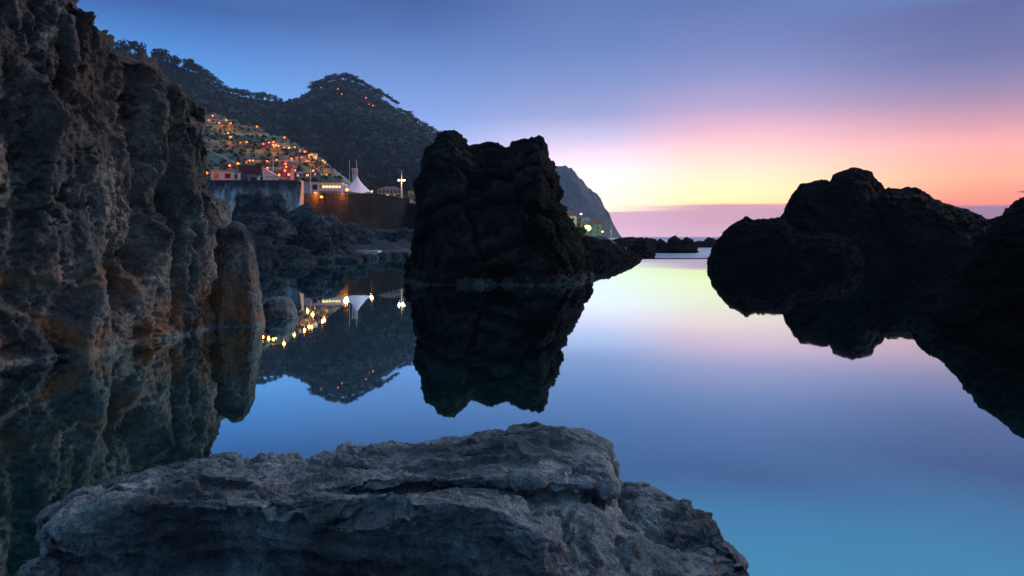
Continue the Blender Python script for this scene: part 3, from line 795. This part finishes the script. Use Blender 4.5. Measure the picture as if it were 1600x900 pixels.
boxes('coping', [(-9.1, 22, -.15, .5, 12.203, 12.42)], M['darkwall'], root)

# ------------------------------------------------------------------ buildings
def face_cam(x, y): return -math.atan2(x, y)*.6
def building(name, px0, px1, top, bot, D, wall, label, cat='house', roof=None, rmat=None, wins=(), depth=None, rot=None, ground=None, group=None):
    a = at(px0, bot, D); b = at(px1, top, D)
    w = b.x-a.x; h = b.z-a.z; cx = (a.x+b.x)/2; z0 = a.z
    dp = depth or max(4, w*.8)
    root = empty(name, (cx, D, z0), rot if rot is not None else face_cam(cx, D))
    tag(root, label, cat, group)
    rh = h*.32 if roof in ('gable', 'hip') else 0
    hh = h-rh
    v, f = [], []; box(v, f, -w/2, w/2, 0, dp, -2.5, hh); link_mesh('wall', pydata('wall', v, f), wall, root)
    rm = rmat or M['tile']
    e = .35
    if roof == 'gable':
        y0, y1 = -e, dp+e; ym = dp/2
        v = [(-w/2-e, y0, hh+.02), (w/2+e, y0, hh+.02), (w/2+e, y1, hh+.02), (-w/2-e, y1, hh+.02), (-w/2-e, ym, hh+rh), (w/2+e, ym, hh+rh)]
        link_mesh('roof', pydata('roof', v, [(0,1,5,4),(2,3,4,5),(1,2,5),(3,0,4),(3,2,1,0)]), rm, root)
    elif roof == 'hip':
        v = [(-w/2-e, -e, hh+.02), (w/2+e, -e, hh+.02), (w/2+e, dp+e, hh+.02), (-w/2-e, dp+e, hh+.02), (-w*.2, dp/2, hh+rh), (w*.2, dp/2, hh+rh)]
        link_mesh('roof', pydata('roof', v, [(0,1,5,4),(2,3,4,5),(1,2,5),(3,0,4),(3,2,1,0)]), rm, root)
    elif roof == 'shed':                                # falls to one side
        v = [(-w/2-.2, -.3, hh*.98), (w/2+.2, -.3, hh*.30), (w/2+.2, dp, hh*.30), (-w/2-.2, dp, hh*.98)]
        v += [(x, y, z+.25) for x, y, z in v]
        link_mesh('roof', pydata('roof', v, [(0,3,2,1),(4,5,6,7),(0,1,5,4),(1,2,6,5),(2,3,7,6),(3,0,4,7)]), rm, root)
    else:
        boxes('roof', [(-w/2-.25, w/2+.25, -.25, dp+.25, hh+.003, hh+.3)], rm, root)
    for (u0, u1, v0, v1, m) in wins:                    # fractions of the front
        x0, x1, z0_, z1_ = -w/2+u0*w, -w/2+u1*w, v0*hh, v1*hh
        fr = boxes('window', [(x0-.12, x1+.12, -.06, -.003, z0_-.12, z1_+.12)], M['pale'], root)
        boxes('pane', [(x0, x1, -.10, -.063, z0_, z1_)], M[m], fr)
    return root
# on the promenade
building('low_building', 331, 364, 268, 283, 172, M['bluewall'], 'low blue-grey flat-roofed building above the sea wall nearest the cliff', 'building', None, M['grey'], [(.1,.35,.3,.8,'dark'),(.6,.85,.3,.8,'dark')], 6)
building('low_building', 364, 373, 270, 283, 174, M['white'], 'small pale flat building between the blue-grey and the maroon one', 'building', None, M['grey'], [(.3,.7,.3,.75,'dark')], 5)
building('low_building', 373, 407, 260, 284, 178, M['maroon'], 'dark maroon block standing on the sea wall promenade', 'building', None, M['maroon'], [(.12,.25,.2,.45,'dark'),(.4,.53,.2,.45,'dark'),(.68,.81,.2,.45,'dark')], 7)
building('kiosk', 388, 403, 275.5, 285, 160, M['bluewall'], 'small pale blue kiosk in front of the maroon block', 'kiosk', None, M['grey'], [(.2,.8,.4,.8,'dark')], 2.5)
# white building with a sloping roofline
def slope_building():
    a = at(411, 286, 176); b = at(450, 263, 176); w = b.x-a.x; h = b.z-a.z
    root = empty('sloping_building', ((a.x+b.x)/2, 176, a.z), .12); tag(root, 'floodlit white building whose roof slopes steeply down towards the sea', 'building')
    v = [(-w/2,0,-2),(w/2,0,-2),(w/2,0,h*.12),(-w/2,0,h),(-w/2,8,-2),(w/2,8,-2),(w/2,8,h*.12),(-w/2,8,h)]
    v[2] = (w/2, 0, h*.10); m = [(-w/6, 0, h*.62), (-w/6, 8, h*.62)]
    v += m
    link_mesh('wall', pydata('wall', v, [(0,1,2,8,3),(5,4,7,9,6),(1,5,6,2),(4,0,3,7)]), M['white'], root)
    r = [(-w/2-.1,-.2,h+.02),(-w/6,-.2,h*.62+.02),(w/2+.2,-.2,h*.10+.02),(-w/2-.1,8.2,h+.02),(-w/6,8.2,h*.62+.02),(w/2+.2,8.2,h*.10+.02)]
    r += [(x, y, z+.22) for x, y, z in r]
    link_mesh('roof', pydata('roof', r, [(0,3,4,1),(1,4,5,2),(6,7,10,9),(7,8,11,10),(0,1,7,6),(1,2,8,7),(3,9,10,4),(4,10,11,5),(0,6,9,3),(2,5,11,8)]), M['pale'], root)
    for k in range(3):
        boxes('railing_post', [(-w/2+1.0+k*1.7, -w/2+1.08+k*1.7, -.6, -.52, -1, h*.42)], M['dark'], root)
    boxes('railing', [(-w/2+.6, w/2, -.6, -.54, h*.40, h*.42)], M['dark'], root)
slope_building()
building('kiosk', 437, 451, 282, 289, 162, M['bluewall'], 'small pale blue kiosk to the seaward side of the sloping white building', 'kiosk', None, M['grey'], [(.2,.8,.4,.8,'dark')], 2.5)
building('low_building', 441, 455, 252, 278, 232, M['redwall'], 'tall red-lit building with a red lamp behind the sloping white one', 'building', 'gable', M['tile'], [(.2,.45,.55,.75,'litwarm'),(.6,.85,.2,.4,'litwarm')], 8)
building('low_building', 424, 441, 262, 280, 236, M['redwall'], 'low red-roofed house behind the sloping white building', 'house', 'gable', M['tile'], [(.2,.4,.4,.7,'dark'),(.6,.8,.4,.7,'litwarm')], 8)
# modern two-storey pavilion
def pavilion():
    D = 190; a = at(472, 307, D); b = at(533.5, 283, D); w = b.x-a.x; h = b.z-a.z
    root = empty('pavilion', ((a.x+b.x)/2, D, a.z), .06); tag(root, 'white two-storey pavilion with lit gallery windows and a red roof edge', 'building')
    X = lambda p: -w/2+(p-472)/61.5*w
    boxes('wall', [(X(472), X(533.5), 1.6, 9, -1, h*.92), (X(472), X(484), 0, 1.6, -1, h*.95)], M['bluewall'], root)
    boxes('floor_slab', [(X(484), X(533.5), 0, 1.6, h*.36, h*.44)], M['white'], root)
    boxes('floor_slab', [(X(484), X(533.5), 0, 1.6, -1, h*.06)], M['white'], root)
    boxes('roof_fascia', [(X(483.9), X(534), -.15, 9.2, h*.80, h*.93)], M['white'], root)
    boxes('roof', [(X(471), X(534.4), -.35, 9.4, h*.953, h*1.0)], M['tile'], root)
    for p_ in (486, 497, 533): boxes('column', [(X(p_)-.22, X(p_)+.22, -.05, .4, h*.061, h*.798)], M['white'], root)
    for k in range(6):
        x0 = X(501.5+k*5.1); boxes('window', [(x0, x0+.72, 1.5, 1.597, h*.46, h*.74)], M['litwin'], root)
    boxes('window', [(X(488), X(494), 1.5, 1.597, h*.46, h*.74)], M['dark'], root)
    boxes('window', [(X(488), X(494), 1.5, 1.597, h*.10, h*.32)], M['litwarm'], root)
    boxes('railing', [(X(499), X(533), .05, .1, h*.441, h*.56)], M['white'], root)
    boxes('terrace_floor', [(X(499), X(534), -1.5, 1.55, -.9, h*.0)], M['pale'], root)
pavilion()
# tensile tent
def tent():
    D = 196; base = at(558, 303.5, D); rr = (582-534)/2/F*D; hh = (303.5-273)/F*D
    root = empty('pavilion_tent', (base.x, D, base.z)); tag(root, 'pointed white tensile tent with a central mast', 'tent')
    n, m = 48, 16; v, f = [], []
    for i in range(m+1):
        t = i/m
        r = rr*((1-t)**1.75*.93+.07*(1-t)); z = .35+hh*t
        for k in range(n):
            a = 2*math.pi*k/n; sq = 1+.10*math.cos(4*a)*(1-t)       # squarish foot with drawn-out corners
            v.append((r*sq*math.cos(a+.4), r*sq*math.sin(a+.4), z-.25*(1-t)**4*math.cos(4*a)))
    for i in range(m):
        for k in range(n): f.append((i*n+k, i*n+(k+1) % n, (i+1)*n+(k+1) % n, (i+1)*n+k))
    o = link_mesh('canopy', pydata('canopy', v, f), M['canvas'], root, smooth=True)
    tube('mast', [(0, 0, 0), (0, 0, hh+1.9)], [.2, .16], M['metal'], root)
    for k in range(4):
        a = k*math.pi/2+.4; tube('side_pole', [(rr*1.08*math.cos(a), rr*1.08*math.sin(a), -1), (rr*1.05*math.cos(a), rr*1.05*math.sin(a), .4)], .09, M['metal'], root)
tent()
building('stair_tower', 550, 555, 264, 303, 206, M['pale'], 'slim pale tower standing behind the tent', 'tower', None, M['pale'], [(.3,.7,.8,.9,'dark')], 1.2)
for px_, t_, b_, D, lab in ((546, 251, 300, 207, 'thin flagpole behind the tent, on its cliff side'), (557, 251, 300, 208, 'thin flagpole behind the tent mast'), (485, 259, 306, 184.5, 'tall white flagpole in front of the pavilion'),
                            (454.5, 266, 286, 163, 'short pole at the seaward end of the sea wall'), (426.5, 248, 283, 180, 'pale mast beside the sloping white building')):
    q = at(px_, b_, D); r0 = at(px_, t_, D)
    root = empty('flagpole', (q.x, D, q.z)); tag(root, lab, 'flagpole', 'poles on the promenade')
    tube('pole', [(0, 0, -1.5), (0, 0, r0.z-q.z)], [.16, .09], M['metal'], root)
    link_mesh('finial', ball_mesh('finial', .14), M['metal'], root).location = (0, 0, r0.z-q.z)
# apartment block behind the planted bed
w_ = [(.06+.16*k, .14+.16*k, .12, .42, 'dark' if k % 2 else 'litwarm') for k in range(6)]+[(.06+.16*k, .14+.16*k, .58, .86, 'dark') for k in range(6)]
building('apartment_block', 590, 627, 290, 309, 262, M['cream'], 'long two-storey apartment block with red roof behind the planted bed', 'building', 'hip', M['tile'], w_, 9)
building('small_house', 638, 652, 297, 309, 262, M['white'], 'small house between the floodlight mast and the sea stack', 'house', 'gable', M['tile'], [(.2,.45,.3,.7,'dark')], 7)

# ------------------------------------------------------------------ lamps
HEAD = {}
def lamp(px_, py_, D=None, kind='lamp', r=.5, pole=5.0, label='', group=None, watts=0, on=None, name='street_lamp', colr=(1, .24, .025)):
    if D is None:
        h0 = cast(px_, py_, on)
        if h0 is None: return
        D0 = h0[0].y
        h1 = cast(px_, py_+pole*F/D0, on) or h0
        D = h1[0].y
        pt = at(px_, py_, D); foot_z = min(h1[0].z, pt.z-1.5)
    else:
        pt = at(px_, py_, D); foot_z = pt.z-pole
    root = empty(name, (pt.x, pt.y, foot_z)); tag(root, label, 'street lamp', group)
    H = pt.z-foot_z
    key = ('pole', round(H, 1))
    tube('pole', [(0, 0, -.5), (0, 0, H*.92), (0, -.35, H+.25), (0, -.55, H+.32)], [.07, .05, .04, .04], M['dark'], root, 6)
    k = (kind, r)
    if k not in HEAD:
        HEAD[k] = ball_mesh('lamp_head', r*.92, 10, 6, .75); HEAD[k].materials.append(M[kind])
    hd = link_mesh('lamp_head', HEAD[k], None, root); hd.location = (0, -.6, H)
    if watts:
        L = bpy.data.lights.new('lamp_light', 'POINT'); L.energy = watts*(.55 if group and group.startswith('street') else 1.0); L.color = colr; L.shadow_soft_size = r
        lo = bpy.data.objects.new('lamp_light', L); col.objects.link(lo); lo.parent = root; lo.location = (0, -.6-r*1.6, H+.1)
    return root
ORD = ['first','second','third','fourth','fifth','sixth','seventh','eighth','ninth','tenth','eleventh','twelfth','thirteenth','fourteenth']
ROWSL = [
 ('top row on the terraces', 'A', .62, 3000, [(327,188),(333,181),(343,192),(354,188),(361,193),(376,194),(402,198)]),
 ('second row on the terraces', 'A', .56, 3000, [(357,208),(361,214),(376,223),(386,222),(445,215)]),
 ('row among the hillside houses', 'A', .5, 2200, [(412,225),(421,223),(428,222),(432,226),(429,229),(461,230),(466,227),(477,237),(484,242),(488,242),(505,251),(508,254)]),
 ('lowest row on the terraces', 'A', .46, 2200, [(391,251),(396,251),(418,252),(433,250),(456,248),(472,246)]),
 ('row across the wooded hilltop', 'B', .85, 0, [(502,137),(528,139),(534,147),(572,153),(577,163),(583,165)]),
]
for nm, on, r, wt, pts in ROWSL:
    for i, (a, b) in enumerate(sorted(pts)):
        small = (a, b) in ((376,223),(502,137),(577,163),(472,246),(327,188))
        lamp(a, b, kind='lampdim' if small else 'lamp', r=r*(.8 if small else 1), label='orange street lamp, %s from the cliff in the %s' % (ORD[i], nm), group='street lamps, '+nm, on=on, watts=wt if not small else 0)
for a, b, D, kind, r, wt, lab, pole in [
 (322,262,168,'lamp',.34,700,'upper orange lamp glowing right beside the cliff edge',4),(324,270.5,166,'lamp',.42,1200,'lower orange lamp glowing right beside the cliff edge',3),
 (360,259,215,'lamp',.42,900,'orange lamp above the small pale flat building',4),(373,256,222,'lamp',.45,1400,'orange lamp directly above the maroon block',4),
 (419,262.5,190,'lamp',.3,900,'orange lamp over the top of the sloping white building',3),(448,261,225,'lamp',.34,900,'orange lamp on the front of the red-lit building',3),
 (490,267,240,'lamp',.42,1200,'orange lamp beside the white houses above the pavilion',4),(482,274,225,'lamp',.34,700,'orange lamp just over the pavilion roof',3),
 (511,273,245,'lampdim',.34,0,'dim orange lamp on the slope above the pavilion windows',3),
 (582,299,188,'lampdim',.3,1500,'dim lamp at the seaward foot of the tent',2.2),(649,310,222,'lampdim',.3,250,'dim lamp in the planted bed close to the sea stack',1.5),
 (543,297,169.2,'lamp',.5,4200,'brightest orange lamp at the foot of the white tent',9),(503.5,308,158.2,'lamp',.42,1800,'bright orange lamp on the retaining wall below the pavilion',8)]:
    lamp(a, b, D, kind, r, pole, lab, 'promenade lamps', wt)
lamp(447,256,225,'lampred',.42,4,'red lamp on the front of the red-lit building','promenade lamps',1600, colr=(1,.05,.03))
# floodlight mast
def flood_mast():
    D = 222; a = at(627.5, 309, D); b = at(627.5, 268, D); hz = at(627.5, 281, D).z-a.z
    root = empty('floodlight_mast', (a.x, D, a.z)); tag(root, 'floodlit mast with twin lamp heads rising from the planted bed', 'mast')
    tube('pole', [(0, 0, -1), (0, 0, hz), (0, 0, b.z-a.z)], [.2, .15, .06], M['metal'], root)
    boxes('crossarm', [(-1.1, 1.1, -.08, .08, hz-.08, hz+.08)], M['metal'], root)
    for s in (-1, 1):
        hd = link_mesh('lamp_head', ball_mesh('lamp_head', .42, 10, 6, .7), M['lampwhite'], root); hd.location = (s*.85, -.3, hz-.15)
        L = bpy.data.lights.new('lamp_light', 'POINT'); L.energy = 450; L.color = (1, .58, .2); L.shadow_soft_size = .3
        lo = bpy.data.objects.new('lamp_light', L); col.objects.link(lo); lo.parent = root; lo.location = (s*.6, -1.1, hz-.6)
flood_mast()

# ------------------------------------------------------------------ hillside houses
HH = [
 (412,420,221,230,'redwall','tile','hip','orange-lit house at the cliff end of the half-way hillside cluster'),
 (420,429,220,229,'cream','tile','gable','cream house in the middle of the half-way hillside cluster'),
 (429,437,222,231,'cream','tile','hip','orange-lit house at the seaward end of the half-way hillside cluster'),
 (415,421,217,221,'bluewall','grey','gable','tiny grey-roofed house above the half-way hillside cluster'),
 (441,455,226,233,'bluewall','grey','hip','wide pale blue-grey house alone on the slope'),
 (467,473,230,238,'white','tile','gable','white house below the single lamp above the hillside hamlet'),
 (473,479,233,241,'cream','tile','hip','cream house stepping down towards the hillside hamlet'),
 (481,489,239,249,'cream','tile','hip','brightest orange-lit house of the hillside hamlet'),
 (489,495,240,251,'white','grey','flat','tall white house next to the brightest house of the hamlet'),
 (495,501,245,252,'white','tile','gable','white house at the seaward end of the hillside hamlet'),
 (461,470,243,250,'cream','tile','gable','long cream house at the cliff end of the hillside hamlet'),
 (502,508,250,256,'cream','tile','gable','last small lit house low on the slope edge'),
 (456,463,260,269,'cream','tile','gable','cream lit house behind the red-lit building'),
 (463,473,268,277,'white','grey','gable','white house with a grey roof behind the pavilion'),
 (474,481,268,277,'teal','tile','hip','pale green house with a red roof behind the pavilion'),
 (491,496,268,276,'white','tile','flat','small white house above the pavilion roof'),
 (496,501,266,276,'white','tile','gable','pale gabled house above the pavilion roof'),
 (371,378,260,268,'cream','tile','gable','small lit house above the maroon block'),
 (320,329,268,277,'cream','tile','gable','orange-lit house right beside the cliff edge'),
 (407,411,262,270,'white','grey','flat','white chimney-like house between maroon block and sloping building'),
 (383,390,250,256,'cream','tile','gable','small house under the paired lamps on the lower slope'),
 (357,363,211,217,'cream','tile','gable','small lit house beside the upper terrace road'),
]
for x0, x1, t, b, wm, rm, rf, lab in HH:
    h = cast((x0+x1)/2, b, 'A')
    D = h[0].y if h else 240
    if 262 <= b and b < 279 and x0 < 480: D = max(D, 228)
    wn_ = [(.12,.36,.25,.7,'litwarm' if (x0 % 2) else 'dark'),(.62,.86,.25,.7,'dark' if (x0 % 3) else 'litwin')]
    building('hillside_house', x0, x1, t, b, D, M[wm], lab, 'house', rf, M[rm], wn_, group='houses on the hillside')

# terrace roads and walls following the slope
def strip_on_hill(name, pts, wd, ht, mat, label, cat):
    pts = resample(pts, 46); V, Fc = [], []; k = 0
    for px_, py_ in pts:
        h = cast(px_, py_, 'A')
        if h is None: continue
        p_ = h[0]
        V += [(p_.x, p_.y-wd/2, p_.z-1.2), (p_.x, p_.y-wd/2, p_.z+ht), (p_.x, p_.y+wd/2, p_.z+ht), (p_.x, p_.y+wd/2, p_.z-1.2)]
        if k: 
            a = (k-1)*4; b_ = k*4
            for j in range(3): Fc.append((a+j, a+j+1, b_+j+1, b_+j))
        k += 1
    o = link_mesh(name, pydata(name, V, Fc), mat); tag(o, label, cat, 'terrace walls')
strip_on_hill('terrace_wall', [(300,229),(330,238),(352,249),(366,256)], .8, 1.0, M['pale'], 'pale sloping road wall running down the terraces from the cliff edge', 'wall')
strip_on_hill('terrace_wall', [(300,196),(330,205),(352,214),(375,221)], .8, .8, M['asphalt'], 'grey road wall descending past the upper terrace lamps', 'wall')
strip_on_hill('terrace_wall', [(310,190),(340,196),(375,198),(405,202)], .8, .8, M['asphalt'], 'thin retaining wall under the topmost terrace lamps', 'wall')
strip_on_hill('terrace_wall', [(395,253),(430,254),(470,251),(500,257)], .8, .9, M['cream'], 'low retaining wall crossing the slope below the hamlet', 'wall')
strip_on_hill('terrace_wall', [(440,234),(410,232),(380,228),(362,229)], .8, .8, M['asphalt'], 'retaining wall under the pale blue-grey house', 'wall')

# ------------------------------------------------------------------ small houses beyond the stack
def prom_z(x, y):
    i = np.argmin((PP[..., 0]-x)**2+(PP[..., 1]-y)**2); return PP.reshape(-1, 3)[i, 2]
building('shore_house', 883, 901, 331, 352, 172, M['white'], 'white house with a red roof just clear of the sea stack', 'house', 'gable', M['tile'], [(.12,.3,.5,.8,'dark'),(.6,.78,.5,.8,'dark'),(.2,.34,.05,.3,'litwin'),(.5,.64,.05,.3,'litwin')], 6)
building('shore_house', 908, 925, 339, 360, 176, M['teal'], 'pale green house in the middle of the three beyond the stack', 'house', 'hip', M['grey'], [(.15,.35,.55,.8,'dark'),(.6,.8,.55,.8,'dark')], 6)
building('shore_house', 925, 940, 342, 367, 174, M['teal'], 'tall pale house with a red roof nearest the open sea', 'house', 'gable', M['tile'], [(.5,.72,.5,.75,'dark'),(.5,.72,.15,.38,'dark')], 6)
building('shore_house', 899, 908, 338, 352, 180, M['redwall'], 'narrow reddish house between the white and the green one', 'house', 'gable', M['tile'], [(.3,.7,.4,.7,'dark')], 5)
lamp(907.5,334.5,168,'lampwhite',.3,4,'white lamp above the reddish house beyond the stack','lamps beyond the stack',150, colr=(1,.8,.6))
lamp(892,351,166,'lampwhite',.24,2,'warm lamp at the foot of the white house beyond the stack','lamps beyond the stack',150, colr=(1,.7,.4))
lamp(897.5,351,166,'lampwhite',.24,2,'second warm lamp at the foot of the white house beyond the stack','lamps beyond the stack',150, colr=(1,.7,.4))
lamp(941,362,165,'lampwhite',.26,2.5,'white lamp on the seaward corner beyond the stack','lamps beyond the stack',100, colr=(1,.9,.8))
lamp(917,356.5,160,'lampgreen',1.0,2.4,'dazzling yellow-green floodlight in front of the pale green house','lamps beyond the stack',4500, colr=(.85,1,.25), name='floodlight')
q = at(955, 371, 165); root = empty('flagpole', (q.x, 165, q.z)); tag(root, 'thin pole at the seaward tip beyond the houses', 'pole'); tube('pole', [(0,0,-1.5),(0,0,2.2)], .05, M['metal'], root, 6)

# ------------------------------------------------------------------ vegetation
def leaf_cloud(name, lobes, n, size, seed, mat, flat=.6):
    r = np.random.RandomState(seed); V = []; 
    cs = np.array([l[:3] for l in lobes]); ss = np.array([l[3:] for l in lobes])
    w = ss.prod(1); w = w/w.sum()
    li = r.choice(len(lobes), n, p=w)
    d = r.normal(size=(n, 3)); d /= np.linalg.norm(d, axis=1)[:, None]
    rad = r.rand(n)**.42
    c = cs[li]+d*rad[:, None]*ss[li]
    a = r.normal(size=(n, 3)); a /= np.linalg.norm(a, axis=1)[:, None]
    b = np.cross(a, r.normal(size=(n, 3))); b /= np.linalg.norm(b, axis=1)[:, None]
    sz = size*(.55+.9*r.rand(n))[:, None]
    V = np.stack([c-a*sz-b*sz*flat*.3, c-b*sz*flat, c+a*sz+b*sz*flat*.2, c+b*sz*flat], 1).reshape(-1, 3)
    q = np.arange(n*4).reshape(-1, 4)
    me = quads_mesh(name, V, q); me.materials.append(mat)
    return me
CROWN = []
for k in range(5):
    r = random.Random(70+k); lobes = [(0, 0, .5, .36, .36, .38)]
    for j in range(6):
        a = j*1.05+r.random(); lobes.append((.30*math.cos(a), .30*math.sin(a), (.12+.7*r.random()), .22+.1*r.random(), .22+.1*r.random(), .16+.1*r.random()))
    CROWN.append(leaf_cloud('crown', lobes, 330, .075, 80+k, M['leaf']))
PCROWN = []
for k in range(3):
    r = random.Random(90+k); lobes = [(.22*math.cos(j*1.3), .22*math.sin(j*1.3), (.72+.16*r.random()), .22, .22, .12) for j in range(5)]
    PCROWN.append(leaf_cloud('crown', lobes, 170, .06, 95+k, M['leaf']))
def trunk_mesh(h, r0):
    pts = [(0, 0, -.12), (.01, 0, h*.4), (-.01, .01, h*.75), (.02, 0, h)]
    o = tube('trunk', pts, [r0, r0*.8, r0*.6, r0*.3], M['wood'], None, 6); me = o.data; bpy.data.objects.remove(o); 
    # two limbs
    return me
TR = trunk_mesh(.6, .035); TRP = trunk_mesh(.82, .035)
def tree(px_, row, D, h, k, label, group, pine=False):
    h0 = at(px_, row, D)
    hit = bvhB.ray_cast(Vector((h0.x, D, 600)), Vector((0, 0, -1)))
    z = hit[0].z if hit[0] is not None else h0.z-h*.8
    root = empty('pine_tree' if pine else 'broadleaf_tree', (h0.x, D, z-.4), k*1.7); root.scale = (h*(.75 if pine else 1.05), h*(.75 if pine else 1.05), h)
    tag(root, label, 'tree', group)
    link_mesh('trunk', TRP if pine else TR, None, root)
    link_mesh('crown', (PCROWN[k % 3] if pine else CROWN[k % 5]), None, root)
rb = np.array([(p[0], p[1], p[2]) for p in RIDGE_B], float)
def ridge_at(px_): return np.interp(px_, rb[:, 0], rb[:, 1]), np.interp(px_, rb[:, 0], rb[:, 2])
rt = random.Random(11)
def wordnum(n):
    ones = ['','first','second','third','fourth','fifth','sixth','seventh','eighth','ninth','tenth','eleventh','twelfth','thirteenth','fourteenth','fifteenth','sixteenth','seventeenth','eighteenth','nineteenth']
    tens = ['','','twenty','thirty','forty','fifty','sixty']; tth = ['','','twentieth','thirtieth','fortieth','fiftieth','sixtieth']
    return ones[n] if n < 20 else (tth[n//10] if n % 10 == 0 else tens[n//10]+'-'+ones[n % 10])
big = [(188,15),(197,12),(212,18),(222,12),(247,17),(255,18),(268,15),(276,13),(293,15),(300,16),(308,17),(318,15),(326,14),(333,12),(341,13),(348,11),(356,10),(364,9),(372,11),(381,12),(391,12),(401,13),(411,12),(421,11),(430,10),(438,8)]
for i, (px_, h) in enumerate(big):
    row, D = ridge_at(px_)
    tree(px_, row, D-3, h*(.92+.2*rt.random()), i, 'dark broadleaf tree on the near ridge skyline, %s from the cliff' % wordnum(i+1), 'trees on the near ridge skyline')
xs = [486+i*5.2 for i in range(22)]
for i, px_ in enumerate(xs):
    row, D = ridge_at(px_)
    tree(px_, row, D-3, (8.5+4*rt.random())*(1.2 if px_ < 500 else 1), i+2, 'dark tree on the domed summit skyline, %s from its cliff side' % wordnum(i+1), 'trees on the domed summit')
for i in range(11):
    px_ = 592+i*2.9; row, D = ridge_at(px_)
    tree(px_, row, D-6, 11.5+2*rt.random(), i, 'slender pine with bare trunk on the summit shoulder, %s from the dome' % wordnum(i+1), 'row of bare-trunked pines', True)
for i in range(16):
    px_ = 626+i*4.3; row, D = ridge_at(px_)
    tree(px_, row, D-3, 6.5+4*rt.random(), i+1, 'small dark tree on the ridge falling to the sea stack, %s below the pines' % wordnum(i+1), 'trees on the falling ridge')
# the wood on the slopes, one mass
def forest():
    r = np.random.RandomState(4); cs = []
    while len(cs) < 6500:
        px_ = r.uniform(-40, 760); py_ = r.uniform(20, 310)
        h = cast(px_, py_, 'B')
        if h is None: continue
        a = cast(px_, py_)
        if a[2] == 'A': continue
        cs.append((*h[0], r.uniform(1.6, 3.4)))
    cs = np.array(cs); n = 22
    d = r.normal(size=(len(cs), n, 3)); d /= np.linalg.norm(d, axis=-1)[..., None]; d[..., 2] = np.abs(d[..., 2])*1.1
    c = cs[:, None, :3]+d*cs[:, None, 3:4]*(r.rand(len(cs), n, 1)**.4)
    c = c.reshape(-1, 3); k = len(c)
    a = r.normal(size=(k, 3)); a /= np.linalg.norm(a, axis=1)[:, None]; b = np.cross(a, r.normal(size=(k, 3))); b /= np.linalg.norm(b, axis=1)[:, None]
    sz = r.uniform(.5, 1.1, (k, 1))
    V = np.stack([c-a*sz, c-b*sz*.7, c+a*sz, c+b*sz*.7], 1).reshape(-1, 3)
    return quads_mesh('hill_woodland', V, np.arange(k*4).reshape(-1, 4))
o = link_mesh('hill_woodland', forest(), M['leaf']); tag(o, 'dark evergreen woodland covering the steep hill', 'woodland', kind='stuff')
# scrub on the terraces
def scrub():
    r = np.random.RandomState(9); cs = []
    while len(cs) < 1300:
        px_ = r.uniform(60, 560); py_ = r.uniform(130, 285)
        h = cast(px_, py_)
        if h is None or h[2] != 'A': continue
        cs.append((*h[0], r.uniform(.7, 2.0)))
    cs = np.array(cs); n = 22
    d = r.normal(size=(len(cs), n, 3)); d /= np.linalg.norm(d, axis=-1)[..., None]; d[..., 2] = np.abs(d[..., 2])
    c = (cs[:, None, :3]+d*cs[:, None, 3:4]*(r.rand(len(cs), n, 1)**.4)).reshape(-1, 3); k = len(c)
    a = r.normal(size=(k, 3)); a /= np.linalg.norm(a, axis=1)[:, None]; b = np.cross(a, r.normal(size=(k, 3))); b /= np.linalg.norm(b, axis=1)[:, None]
    sz = r.uniform(.25, .6, (k, 1))
    V = np.stack([c-a*sz, c-b*sz*.7, c+a*sz, c+b*sz*.7], 1).reshape(-1, 3)
    return quads_mesh('terrace_scrub', V, np.arange(k*4).reshape(-1, 4))
o = link_mesh('terrace_scrub', scrub(), M['leaf']); tag(o, 'low scrub scattered over the terraced fields', 'scrub', kind='stuff')
# bushes
def bush(px_, py_, D, w, h, seed, label, mat='bushleaf', group=None):
    q = at(px_, py_, D); root = empty('bush', (q.x, D, q.z)); tag(root, label, 'bush', group)
    r = random.Random(seed); lobes = [(r.uniform(-.35, .35)*w, r.uniform(-.3, .3)*w*.7, h*(.35+.35*r.random()), w*.22, w*.2, h*.28) for _ in range(6)]
    link_mesh('foliage', leaf_cloud('foliage', lobes, 420, .16, seed, M[mat]), None, root)
    for k in range(3): tube('stem', [(r.uniform(-.1, .1), 0, -.3), (r.uniform(-.3, .3)*w, 0, h*.55)], [.06, .03], M['wood'], root, 5)
for i, px_ in enumerate((605, 612, 619, 632, 639, 646, 653)):
    bush(px_, 317, 218.5+(i % 3)*.6, 2.0, 2.6+.7*((i*7) % 3)/2, 400+i, 'floodlit yellow-green bush in the planted bed, %s from the tent' % ORD[i], group='bushes in the planted bed')
bush(405, 284, 164, 1.8, 2.2, 420, 'dark green bush between the maroon block and sloping building', 'leaf')
bush(903, 371, 58, 1.5, 1.0, 431, 'low green bush lit by the floodlight on the rock behind the stack', 'bushleaf')
bush(506, 306, 187, 1.2, 1.0, 433, 'small bush in front of the pavilion windows', 'leaf')

# ------------------------------------------------------------------ haze
v, f = [], []; box(v, f, -2600, 2600, -60, 3600, -2.3, 420)
me = pydata('haze', v, f); hz = bpy.data.materials.new('evening_haze'); hz.use_nodes = True
nt = hz.node_tree; nt.nodes.clear(); out = nt.nodes.new('ShaderNodeOutputMaterial')
pv = nt.nodes.new('ShaderNodeVolumePrincipled'); pv.inputs['Color'].default_value = (.55, .72, 1, 1); pv.inputs['Density'].default_value = HAZE; pv.inputs['Anisotropy'].default_value = .2
nt.links.new(pv.outputs[0], out.inputs['Volume'])
o = link_mesh('haze', me, hz); tag(o, kind='stuff')
